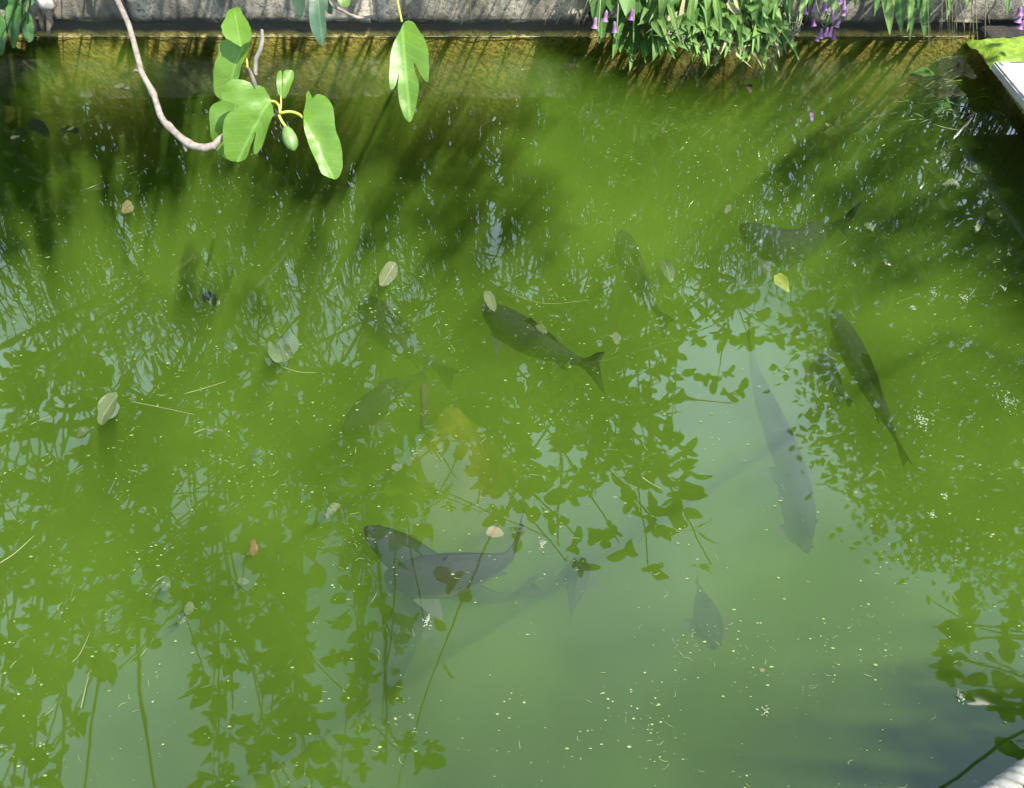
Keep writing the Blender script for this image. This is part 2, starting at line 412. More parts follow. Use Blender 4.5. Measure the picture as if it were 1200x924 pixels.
mb = MB(); box_mb(mb, 0, .95, -1.7, 0, -.012, .022, .006, 2, .003, 6)
slab = mb.build('paving_slab', M['slab'], smooth=False); q = at(1161, 78, .16); slab.location = (q.x, q.y, .16); slab.rotation_euler = (0, 0, R(2))
tag(slab, 'pale concrete slab jutting over the dark right bank', 'slab')

# near bank with a dark timber kerb
mb = MB(); box_mb(mb, -5, 4, -.45, 0, -1.2, .16, .02, 2, .006, 4)
nb = mb.build('near_bank', M['kerb']); nb.location = (0, YN, 0); nb.rotation_euler = (0, 0, R(3.2)); tag(nb, kind='structure')

# ================================================================== LEAVES
def px_leaf(outline, base, tip, dep, tilt=(0, 0), fold=.25, wave=.004, mat='fig', name='leaf', parent=None, tint=.5, step=9, serr=.0, round_=3):
    """a leaf with its own outline, standing at distance dep, folded along its midrib"""
    ol = rounded(outline, round_)
    if serr:
        c = Vector((sum(p.x for p in ol) / len(ol), sum(p.y for p in ol) / len(ol)))
        ol = [p + (p - c).normalized() * rnd.uniform(-serr, serr) for p in ol]
    vs, fs = cdt(ol, step)
    b2, t2 = Vector(base), Vector(tip); ax = (t2 - b2); ln = ax.length; ax.normalize(); nx_ = Vector((-ax.y, ax.x))
    ctr = (b2 + t2) / 2
    nrm = (CM @ Vector((tilt[0], tilt[1], 1))).normalized(); c3 = atd(ctr.x, ctr.y, dep)
    pxm = dep / F
    pos = []; uv = []
    for p in vs:
        d = ray(p.x, p.y); k = (c3 - EYE).dot(nrm) / d.dot(nrm); q = EYE + d * k
        s = (p - b2).dot(nx_); l = (p - b2).dot(ax) / ln
        q = q + nrm * (abs(s) * pxm * fold - .25 * (l - .4) ** 2 * ln * pxm + wave * noise.noise(Vector((p.x * .06, p.y * .06, tint * 9))))
        pos.append(q); uv.append((s / ln, l))
    # make every face look toward the camera side
    out = []
    for f in fs:
        nn = (pos[f[1]] - pos[f[0]]).cross(pos[f[2]] - pos[f[0]])
        out.append(f if nn.dot(nrm) > 0 else f[::-1])
    mb = MB(); mb.add(pos, out, uv, tint)
    return mb.build(name, M[mat], parent)
def Z4(pts): return [(230 + x / 4.138, y / 4.138) for x, y in pts]
def Z5(pts): return [(x / 4.615, y / 4.615) for x, y in pts]
def dpath(pts, dep, k=4):
    ps = [atd(u, v, dep[i] if isinstance(dep, (list, tuple)) else dep) for i, (u, v) in enumerate(pts)]
    return smooth_path(ps, k)

DF = 1.9
fb = empty('fig_branch', atd(245, 175, DF), 'pale bent fig branch with a spray of bright leaves and one green fig', 'branch', None)
# bare wood
pts = Z5([(540, -330), (590, -120), (640, 10), (690, 120), (715, 200), (750, 330), (770, 400), (830, 510), (870, 630), (920, 690), (1010, 770), (1090, 800), (1165, 788)])
pth = dpath(pts, [2.3, 2.15, 2.05, 2.0, 1.98, 1.95, 1.94, 1.93, 1.92, 1.92, 1.91, 1.91, 1.91], 5)
rad = interp([.0085, .008, .0072, .0068, .0066, .0066, .0070, .0068, .0076, .0080, .0088, .0095, .0085], len(pth))
for i in (34, 35, 44, 45, 50, 51): rad[i] *= 1.22
rad = [r * (1 + .06 * noise.noise(Vector((i * .9, 0, 0)))) for i, r in enumerate(rad)]
mb = MB(); tube_pts(mb, pth, rad, 10, jit=.05)
for (u, v, du, dv) in ((161, 82, -4, 3), (189, 138, 3, 6), (217, 170, 1, 8)):     # bud scars
    tube_pts(mb, dpath([(u, v), (u + du, v + dv)], 1.915, 2), [.006, .005, .002], 6)
mb.build('bare_branch', M['bark'], fb)
mb = MB()
hub = Z4([(405, 550)])[0]
tube_pts(mb, dpath([(251, 171), (262, 160), (285, 148), (305, 140), hub], [1.91, 1.93, 1.95, 1.95, 1.92]), interp([.008, .007, .0062, .0055, .005], 17), 8, jit=.06)
mb.build('green_shoot', M['bark'], fb)
mb = MB()
tube_pts(mb, dpath(Z4([(318, 145), (320, 200), (308, 250), (290, 290), (287, 345), (290, 368)]), 1.96), interp([.0035, .0055, .005, .006, .005, .004], 21), 7, jit=.15)
tube_pts(mb, dpath(Z4([(248, 325), (265, 360), (285, 415), (300, 470), (330, 540)]), [1.93, 1.95, 1.96, 1.97, 1.95]), interp([.003, .005, .0055, .005, .004], 17), 7, jit=.12)
mb.build('dead_twig', M['bark_grey'], fb)
mb = MB()
for pp, r0 in (([(352, 490), (385, 497), (403, 520), (406, 552)], .0034), ([(522, 574), (490, 552), (450, 543), (405, 550)], .0036),
               ([(400, 560), (415, 590), (437, 620)], .0036), ([(410, 465), (411, 505), (407, 550)], .0020), ([(215, 220), (235, 265), (246, 300), (248, 330)], .0026)):
    mb = MB(); q = dpath(Z4(pp), 1.895); tube_pts(mb, q, [r0] * len(q), 7); mb.build('petiole', M['petiole'], fb)
fig = [
    ([(130, 160), (128, 140), (142, 100), (150, 60), (180, 30), (210, 38), (225, 70), (255, 120), (272, 165), (268, 200), (240, 212), (215, 225), (185, 215), (150, 200), (138, 185)], (215, 222), (182, 32), 1.86, (.1, .25), .25, .55, 'fig'),
    ([(138, 205), (175, 195), (262, 205), (262, 250), (240, 310), (215, 370), (190, 430), (160, 480), (130, 492), (100, 470), (93, 430), (100, 370), (115, 310), (130, 260)], (225, 210), (140, 490), 1.91, (-.3, -.35), .35, .9, 'fig'),
    ([(85, 520), (120, 490), (165, 485), (205, 520), (180, 570), (150, 620), (140, 700), (140, 775), (120, 760), (95, 710), (85, 650), (85, 600)], (190, 510), (125, 772), 1.96, (-.2, -.5), .3, .45, 'fig'),
    ([(350, 470), (335, 430), (310, 420), (298, 440), (280, 410), (240, 397), (205, 410), (180, 450), (163, 485), (185, 505), (230, 518), (215, 540), (180, 560), (160, 600), (150, 650), (143, 720), (142, 770), (180, 782), (225, 780), (250, 760), (275, 690), (293, 640), (287, 700), (295, 750), (320, 745), (345, 700), (370, 630), (380, 570), (378, 530), (362, 497)], (355, 492), (190, 778), 1.89, (-.15, -.2), .38, .75, 'fig'),
    ([(412, 462), (395, 448), (390, 400), (395, 360), (408, 338), (418, 360), (416, 400)], (410, 462), (407, 340), 1.895, (.2, .1), .4, .55, 'fig'),
    ([(413, 468), (418, 410), (425, 350), (450, 335), (472, 345), (468, 400), (450, 445), (430, 475)], (414, 468), (460, 340), 1.90, (.1, -.1), .4, .6, 'fig'),
    ([(520, 572), (518, 540), (530, 490), (530, 450), (543, 436), (556, 460), (566, 478), (590, 462), (625, 475), (660, 520), (672, 570), (680, 640), (700, 700), (710, 770), (705, 830), (680, 862), (640, 860), (605, 840), (590, 800), (560, 740), (535, 670), (520, 610)], (520, 575), (665, 862), 1.88, (.15, -.05), .22, .7, 'fig')]
for ol, b_, t_, dep, ti, fo, tn, mt in fig:
    px_leaf(Z4(ol), Z4([b_])[0], Z4([t_])[0], dep, ti, fo * 1.5, .009, mt, 'leaf', fb, tn, 6, .5)
# the fig
mb = MB(); a, b = atd(*Z4([(434, 616)])[0], 1.89), atd(*Z4([(474, 730)])[0], 1.885)
prof = [(0, .25), (.06, .5), (.2, .8), (.42, 1), (.65, 1), (.84, .78), (.95, .42), (1.0, .22), (1.02, .05)]
tube_pts(mb, [a + (b - a) * t for t, r in prof], [r * .0168 for t, r in prof], 14)
mb.build('fruit', M['fig_fruit'], fb)

hl = empty('fig_leaf', atd(470, 26, 2.05), 'single three lobed fig leaf dangling from a thin yellow stalk', 'leaf', None)
px_leaf(Z4([(1000, 112), (1020, 100), (1050, 105), (1080, 150), (1110, 200), (1130, 260), (1132, 340), (1128, 405), (1105, 392), (1080, 350), (1057, 308), (1062, 350), (1080, 410), (1075, 470), (1060, 530), (1032, 585), (1005, 560), (985, 500), (978, 430), (986, 345), (975, 400), (960, 435), (942, 430), (940, 350), (945, 270), (960, 210), (985, 150)]),
        Z4([(997, 108)])[0], Z4([(1035, 583)])[0], 2.05, (.0, -.1), .35, .006, 'fig', 'leaf', hl, .5, 8, .5)
mb = MB(); q = dpath([(452, -90), (460, -30), (466, 2), (471, 26)], [2.2, 2.1, 2.06, 2.045]); tube_pts(mb, q, [.0028] * len(q), 7); mb.build('petiole', M['petiole'], hl)

tw = empty('fig_twig', atd(400, 5, 2.2), 'short pale ended fig twig with bluish drooping leaves in front of the wall', 'twig', None)
mb = MB(); q = dpath(Z4([(600, -260), (640, -10), (715, 55), (760, 78), (800, 88), (868, 78)]), [2.5, 2.22, 2.2, 2.19, 2.19, 2.18]); tube_pts(mb, q, interp([.006, .0045, .0042, .0045, .0042, .004], len(q)), 8, jit=.1); mb.build('bare_twig', M['bark'], tw)
for ol, b_, t_, dep, ti, fo, tn, mt in (
    ([(500, -75), (475, -20), (472, 30), (488, 85), (500, 88), (520, 60), (532, 15), (525, -40)], (515, -75), (494, 88), 2.2, (-.4, -.4), .3, .9, 'fig_dull'),
    ([(570, -60), (548, 0), (548, 60), (555, 130), (575, 185), (605, 222), (618, 215), (625, 170), (632, 110), (620, 50), (600, 0)], (585, -58), (612, 222), 2.18, (.1, -.3), .3, .5, 'fig_dull'),
    ([(610, -60), (600, -20), (615, 30), (640, 65), (660, 60), (668, 20), (655, -40)], (635, -60), (655, 64), 2.21, (.2, -.3), .3, .6, 'fig_dull'),
    ([(690, -60), (668, -30), (690, 15), (720, 35), (742, 25), (748, -20), (720, -60)], (700, -60), (730, 35), 2.22, (.2, -.1), .25, .6, 'fig')):
    px_leaf(Z4(ol), Z4([b_])[0], Z4([t_])[0], dep, ti, fo, .006, mt, 'leaf', tw, tn, 8, .4)

# ---- generic ribbon leaf
def ribbon(mb, p0, p1, width, droop, nrm, seg=7, fold=.3, prof='lance', tint=.5, twist=0):
    p0, p1 = Vector(p0), Vector(p1); ax = p1 - p0; ln = ax.length
    if ln < 1e-6: return
    n_ = (Vector(nrm) - ax * (Vector(nrm).dot(ax) / ln / ln))
    if n_.length < 1e-4: n_ = Vector((0, -1, .3))
    n_.normalize(); side = ax.normalized().cross(n_)
    vs = []; uv = []; fs = []
    for i in range(seg + 1):
        t = i / seg
        c = p0 + ax * t + n_ * (droop * 4 * t * (1 - t))
        if prof == 'lance': wd = width * .5 * max(.0, (math.sin(math.pi * min(1, t * .92 + .08)) ** .75)) * (1.15 - .5 * t)
        elif prof == 'blade': wd = width * .5 * (1 - t) ** .6
        else: wd = width * .5 * max(0, math.sin(math.pi * (t * .95 + .05) ** .62)) ** .8
        if i == seg: wd = width * .01
        sd = side
        if twist: sd = (side * math.cos(twist * t) + n_ * math.sin(twist * t))
        wv = 1 + .08 * noise.noise(Vector((t * 6, tint * 20, ln * 9)))
        vs += [c - sd * wd * wv + n_ * fold * wd, c, c + sd * wd * wv + n_ * fold * wd]
        uv += [(-wd / ln, t), (0, t), (wd / ln, t)]
    for i in range(seg):
        a = i * 3; fs += [(a, a + 1, a + 4, a + 3), (a + 1, a + 2, a + 5, a + 4)]
    mb.add(vs, fs, uv, tint)
def leaf_obj(p0, p1, width, droop, nrm, mat, parent, **k):
    mb = MB(); ribbon(mb, p0, p1, width, droop, nrm, **k); return mb.build('leaf', M[mat], parent)

# ================================================================== WALL PLANTS
TO_CAM = Vector((-.1, -.7, .7))
def wall_leaf(parent, u0, v0, u1, v1, wpx, y0, y1, mat, prof='lance', tint=None, fold=.3, dr=None, twist=0):
    a, b = aty(u0, v0, y0), aty(u1, v1, y1)
    nrm = TO_CAM + Vector((rnd.uniform(-.5, .5), 0, rnd.uniform(-.4, .4)))
    return leaf_obj(a, b, wpx * .0036, rnd.uniform(.0, .03) if dr is None else dr, nrm, mat, parent, seg=8, fold=fold, prof=prof,
                    tint=rnd.random() if tint is None else tint, twist=twist)
def upper_foliage(parent, u0, u1, n, zmax, mat, wid=(.012, .03), ln=(.08, .2), y=(3.5, 4.0), zmin=.34):
    """the part of the plant above the frame, seen mirrored in the pond"""
    mb = MB()
    x0, x1 = aty(u0, 0, 3.6).x, aty(u1, 0, 3.6).x
    for i in range(n):
        p = Vector((rnd.uniform(x0, x1), rnd.uniform(*y), zmin + (zmax - zmin) * rnd.random() ** 1.15))
        d = Vector((rnd.gauss(0, .5), rnd.gauss(-.45, .5), rnd.gauss(.25, .7))).normalized() * rnd.uniform(*ln)
        if in_frame(p + d, 5): continue
        ribbon(mb, p, p + d, rnd.uniform(*wid), rnd.uniform(0, .03), (rnd.uniform(-.3, .9), -.8, .9), 3, .3, rnd.choice(('lance', 'lance', 'oval')), rnd.random())
    for i in range(n // 14):
        x = rnd.uniform(x0, x1); yy = rnd.uniform(*y)
        q = smooth_path([(x, yy, .25), (x + rnd.uniform(-.05, .05), yy - .03, zmin + (zmax - zmin) * .5), (x + rnd.uniform(-.15, .15), yy - .1, zmax)], 3)
        tube_pts(mb, q, [.003] * len(q), 4, False, .3)
    o = mb.build('upper_foliage', M[mat if mat == 'crinkle' else 'gloss_strap'], parent); o['kind'] = 'stuff'; return o
def flower_bell(parent, u, v, y, h=15, w=8):
    a = aty(u, v, y); hh = h * .0029; ww = w * .0026 * .5
    mb = MB(); tl = Vector((rnd.uniform(-.3, .3), -.25, -1)).normalized()
    prof = [(0, .2), (.12, .6), (.3, .75), (.55, .7), (.8, .95), (.92, 1.3), (1, 1.45)]
    tube_pts(mb, [a + tl * hh * t for t, r in prof], [ww * r for t, r in prof], 8, False, rnd.random())
    return mb.build('flower', M['petal'], parent)

# 1: broad leaved plant with violet bells, left end of the green mass
def plant(name, u, label, cat='plant', group=None): return empty(name, aty(u, 0, 3.62) * 1.0, label, cat, group)
pl = plant('violet_flowered_plant', 725, 'broad leaved plant with violet bells hanging at left end of wall greenery')
for (u0, v0, u1, v1, wd, y1) in ((712, -35, 700, 38, 26, 3.42), (724, -25, 716, 14, 30, 3.45), (740, -30, 733, 19, 34, 3.40), (735, 8, 718, 70, 12, 3.34), (752, -10, 750, 24, 22, 3.44), (706, 10, 706, 49, 20, 3.38), (718, 22, 722, 60, 14, 3.36),
                                  (745, 20, 738, 84, 14, 3.30), (763, 30, 757, 66, 30, 3.30), (775, 20, 780, 52, 30, 3.31), (730, 30, 727, 62, 18, 3.36), (760, -20, 768, 28, 16, 3.42), (700, -40, 696, 20, 22, 3.45), (690, -40, 694, 12, 18, 3.5),
                                  (748, 40, 757, 75, 9, 3.28), (770, 40, 763, 74, 10, 3.28), (734, 45, 741, 66, 16, 3.33)):
    wall_leaf(pl, u0, v0, u1, v1, wd, 3.55, y1, 'broad', 'oval', fold=.35)
for (u, v) in ((698, 20), (711, 12), (720, 25), (741, 10)): flower_bell(pl, u, v, 3.36, 15, 8)
mb = MB()
for (u0, u1) in ((708, 700), (728, 722), (745, 742), (760, 765)):
    q = smooth_path([aty(u0, -60, 3.6), aty((u0 + u1) / 2, -5, 3.46), aty(u1, 50, 3.36)], 4); tube_pts(mb, q, [.0035] * len(q), 6)
mb.build('stem', M['stem'], pl)
upper_foliage(pl, 690, 780, 260, 1.3, 'broad', (.03, .06), (.06, .12))

# 2: strap leaved masses
def strap_clump(u_lo, u_hi, nleaf, label, vtip=(30, 85), wd=(5, 15), up=300, zmax=1.5):
    c = plant('strap_leaved_plant', (u_lo + u_hi) / 2, label, 'plant', 'strap leaved plants spilling over the wall')
    for i in range(nleaf):
        u = rnd.uniform(u_lo, u_hi); vt = rnd.uniform(*vtip) * (.45 + .55 * rnd.random() ** .5)
        ln = rnd.uniform(22, 62)
        du = rnd.gauss(0, 13)
        k_ = rnd.random()
        if k_ < .70: wall_leaf(c, u, vt - ln, u + du, vt, rnd.uniform(*wd), rnd.uniform(3.40, 3.5), 3.46 - .0032 * vt + rnd.uniform(-.05, .05), 'strap', 'lance', fold=.35, twist=rnd.uniform(-.9, .9), dr=rnd.uniform(-.01, .05))
        elif k_ < .90: wall_leaf(c, u, vt - ln * .6, u + du * 1.6, vt, rnd.uniform(10, 18), rnd.uniform(3.36, 3.46), 3.44 - .0032 * vt + rnd.uniform(-.05, .05), 'broad', 'oval', fold=.4, twist=rnd.uniform(-.7, .7), dr=rnd.uniform(0, .05))
        else: wall_leaf(c, u, vt - ln * .8, u + du * 2, vt + 8, rnd.uniform(4, 8), rnd.uniform(3.36, 3.46), 3.42 - .0032 * vt, 'dry', 'lance', fold=.5, twist=rnd.uniform(-2, 2))
    for i in range(nleaf // 3):               # short curled leaves at the lip
        u = rnd.uniform(u_lo, u_hi); v0 = rnd.uniform(20, 50); an = rnd.uniform(-1.2, 1.2); ln = rnd.uniform(18, 36)
        wall_leaf(c, u, v0, u + math.sin(an) * ln, v0 + math.cos(an) * ln * .8, rnd.uniform(8, 16), 3.36, 3.27, 'strap', 'oval', fold=.4)
    mb = MB()
    for i in range(5):
        u = rnd.uniform(u_lo, u_hi); q = smooth_path([aty(u, -70, 3.6), aty(u + 3, 0, 3.44), aty(u + rnd.uniform(-8, 8), rnd.uniform(55, 80), 3.3)], 4); tube_pts(mb, q, interp([.004, .003, .002], len(q)), 6)
    mb.build('stem', M['stem'], c)
    upper_foliage(c, u_lo, u_hi, up, zmax, 'strap')
    return c
strap_clump(766, 815, 52, 'strap leaved plant beside the violet bells, curled leaves at the lip', (25, 70))
strap_clump(810, 862, 56, 'dense pale strap leaved plant in the middle of the wall greenery', (30, 82))
strap_clump(856, 914, 56, 'strap leaved plant with yellowing hanging tips left of the seed heads', (30, 88))

# 3: seed heads
sd = plant('seed_head_plant', 915, 'plant with drooping pale fuzzy seed heads above the water')
for (u0, v0, u1, v1) in ((905, 0, 888, 62), (915, 5, 902, 70), (918, 10, 905, 78), (925, 0, 920, 55), (935, 0, 928, 48), (880, 20, 868, 70), (845, 40, 838, 76), (795, 18, 782, 40), (800, 20, 792, 36), (790, 10, 800, 48), (828, 30, 818, 66), (872, 22, 860, 58), (894, 10, 910, 60), (924, 18, 914, 66), (940, 8, 934, 40)):
    mb = MB(); a, b = aty(u0, v0, 3.45), aty(u1, v1, 3.27)
    tube_pts(mb, smooth_path([a, (a + b) / 2 + Vector((0, -.02, .02)), b], 3), [.002] * 7, 5)
    for i in range(70):
        t = rnd.random() ** .7; p = a + (b - a) * (.25 + .75 * t) + Vector((rnd.gauss(0, .012), rnd.gauss(0, .012), rnd.gauss(0, .008))) * (1.25 - t)
        d = Vector((rnd.gauss(0, 1), rnd.gauss(0, 1), -.8)).normalized() * rnd.uniform(.006, .014)
        ribbon(mb, p, p + d, rnd.uniform(.003, .006), 0, (rnd.uniform(-1, 1), -1, 1), 2, .2, 'oval', rnd.random())
    mb.build('seed_head', M['seed'], sd)
for (u0, v0, u1, v1, wd) in ((948, -40, 936, 26, 14), (930, -30, 925, 20, 10), (898, 35, 884, 70, 6), (892, 30, 896, 66, 7), (886, 32, 889, 74, 9)):
    wall_leaf(sd, u0, v0, u1, v1, wd, 3.48, 3.33, 'strap', 'lance', .95)
upper_foliage(sd, 900, 955, 240, 1.5, 'strap')

# 4: purple bells
pb = plant('purple_bell_plant', 970, 'leggy plant with clusters of pink purple bells against bare pale stone')
for (u, v, s) in ((944, 6, 12), (955, 3, 12), (953, 22, 10), (966, 2, 12), (976, 12, 14), (990, 0, 13), (992, 8, 12), (985, 22, 12), (964, 33, 14), (970, 32, 13), (975, 31, 14), (961, 38, 12), (979, 36, 12), (988, -8, 12)):
    flower_bell(pb, u + rnd.uniform(-1, 1), v, 3.38, s, 7)
mb = MB()
for pp in ([(985, -60), (980, -10), (985, 15)], [(950, -60), (955, -5), (962, 25), (966, 33)], [(970, -50), (974, 5), (976, 30)], [(995, -60), (993, -10), (991, 5)]):
    q = smooth_path([aty(u, v, 3.5 - .02 * i) for i, (u, v) in enumerate(pp)], 4); tube_pts(mb, q, [.0024] * len(q), 5)
mb.build('stem', M['stem'], pb)
for (u0, v0, u1, v1, wd) in ((962, -10, 966, 22, 7), (980, -5, 975, 18, 8), (1000, -20, 1003, 8, 7), (955, -12, 948, 14, 8), (972, 18, 967, 36, 6)): wall_leaf(pb, u0, v0, u1, v1, wd, 3.46, 3.4, 'broad', 'oval')
upper_foliage(pb, 945, 1020, 300, 1.5, 'broad', (.02, .05), (.06, .13))

# 5: drooping lance leaves
lp = plant('lance_leaved_plant', 1060, 'plant with long pointed drooping leaves, some with brown tips, over the wall')
for (u0, v0, u1, v1, wd, tn) in ((1022, -40, 1024, 20, 13, .2), (1035, -50, 1043, 42, 17, .95), (1053, -50, 1056, 40, 17, .35), (1060, -45, 1063, 38, 14, .6), (1072, -45, 1066, 48, 10, .2), (1078, -50, 1083, 46, 18, .1), (1044, -30, 1048, 8, 10, .8), (1090, -40, 1082, 20, 9, .6),
                              (1110, -40, 1112, 9, 8, .7), (1120, -30, 1109, 24, 7, .9), (1134, -30, 1132, 15, 6, .9), (1178, -30, 1180, 18, 9, .3), (1195, -20, 1199, 8, 8, .5)):
    wall_leaf(lp, u0, v0, u1, v1, wd, 3.5, 3.38, 'broad' if tn < .5 else 'strap', 'lance', tn, .4, .02)
for (u, v) in ((1197, 16), (1200, 24), (1196, 8)): flower_bell(lp, u, v, 3.4, 12, 9)
upper_foliage(lp, 1020, 1210, 560, 1.45, 'broad', (.02, .045), (.08, .2))

# 6: thin dry grass hanging over the coping
gi = 0
for (uc, nb_, lab) in ((1118, 16, 'thin dry grass blades trailing from the wall to the water at right'), (545, 9, 'sparse pale dry grass hanging on the bare middle of the wall'), (670, 10, 'dry pale stalks slanting down the wall beside the violet bells')):
    g = plant('dry_grass_tuft', uc, lab, 'grass', 'dry grass tufts on the wall')
    for i in range(nb_):
        mb = MB(); u = uc + rnd.uniform(-38, 42)
        v1 = rnd.uniform(25, 70) if uc > 1000 else rnd.uniform(8, 30)
        lean = rnd.uniform(-10, 10) if uc != 670 else rnd.uniform(-30, -10)
        y1 = rnd.uniform(3.4, 3.55)
        q = smooth_path([aty(u, -35, 3.6), aty(u + lean * .3, -5, y1 - .02), aty(u + lean, v1, y1)], 4)
        tube_pts(mb, q, interp([.0022, .0018, .0008], len(q)), 4, False)
        mb.build('blade', M['dry'], g)
# 7: dark crinkled leaves at the left edge
cp = plant('crinkled_leaf_plant', 10, 'dark crinkled broad leaves hanging over the wall at far left')
def crinkle_leaf(ol, base, tip, dep, tilt, tn):
    return px_leaf(ol, base, tip, dep, tilt, .3, .03, 'crinkle', 'leaf', cp, tn, 4, .6)
crinkle_leaf([(8, 8), (18, 4), (28, 8), (31, 18), (27, 28), (22, 40), (20, 54), (12, 55), (8, 44), (8, 25)], (24, 6), (14, 55), 3.40, (-.1, .1), .9)
crinkle_leaf([(-12, 12), (0, 14), (7, 28), (8, 45), (4, 60), (-4, 62), (-14, 50), (-18, 28)], (-4, 12), (0, 62), 3.38, (.2, .3), .6)
crinkle_leaf([(28, 14), (36, 18), (40, 32), (39, 46), (33, 49), (28, 42), (25, 30)], (31, 14), (34, 49), 3.42, (.5, -.2), .3)
crinkle_leaf([(-10, -20), (10, -25), (28, -12), (30, 4), (22, 14), (8, 14), (-6, 6)], (26, -14), (-4, 10), 3.44, (0, -.2), .1)
crinkle_leaf([(24, -22), (40, -20), (42, -4), (36, 8), (28, 6), (22, -6)], (32, -22), (34, 8), 3.45, (.2, -.1), .2)
crinkle_leaf([(-40, 10), (-25, 5), (-14, 30), (-16, 60), (-30, 72), (-44, 50)], (-26, 6), (-30, 72), 3.40, (.2, .1), .4)
mb = MB()
for (u0, v0, u1, v1) in ((24, -40, 24, 6), (0, -40, -4, 12), (34, -40, 31, 14)):
    q = smooth_path([aty(u0, v0, 3.55), aty((u0 + u1) / 2, (v0 + v1) / 2, 3.45), aty(u1, v1, 3.36)], 3); tube_pts(mb, q, [.004] * len(q), 6)
mb.build('stem', M['stem'], cp)
upper_foliage(cp, -80, 40, 160, .7, 'crinkle', (.06, .1), (.08, .16), (3.3, 3.8), .25)
# 8: dead roots beside it
dr = plant('dead_root', 48, 'pale crumbling dead roots hanging down the wall beside the dark leaves', 'root')
for (u, vt, vb, r) in ((40, 2, 36, .011), (49, 4, 34, .018), (57, 0, 41, .018)):
    mb = MB(); q = [aty(u + rnd.uniform(-1, 1), vt - 20 + (vb - vt + 20) * i / 8, 3.56) for i in range(9)]
    tube_pts(mb, q, interp([r * 1.2, r, r * 1.1, r * .8, r * .45], 9), 9, jit=.25); mb.build('root', M['root'], dr)
mb = MB(); q = [aty(34 + 30 * i / 6, 3 + 2 * math.sin(i * 2), 3.55) for i in range(7)]; tube_pts(mb, q, [.022, .03, .024, .032, .026, .03, .02], 9, jit=.2); mb.build('root_crown', M['slab'], dr)

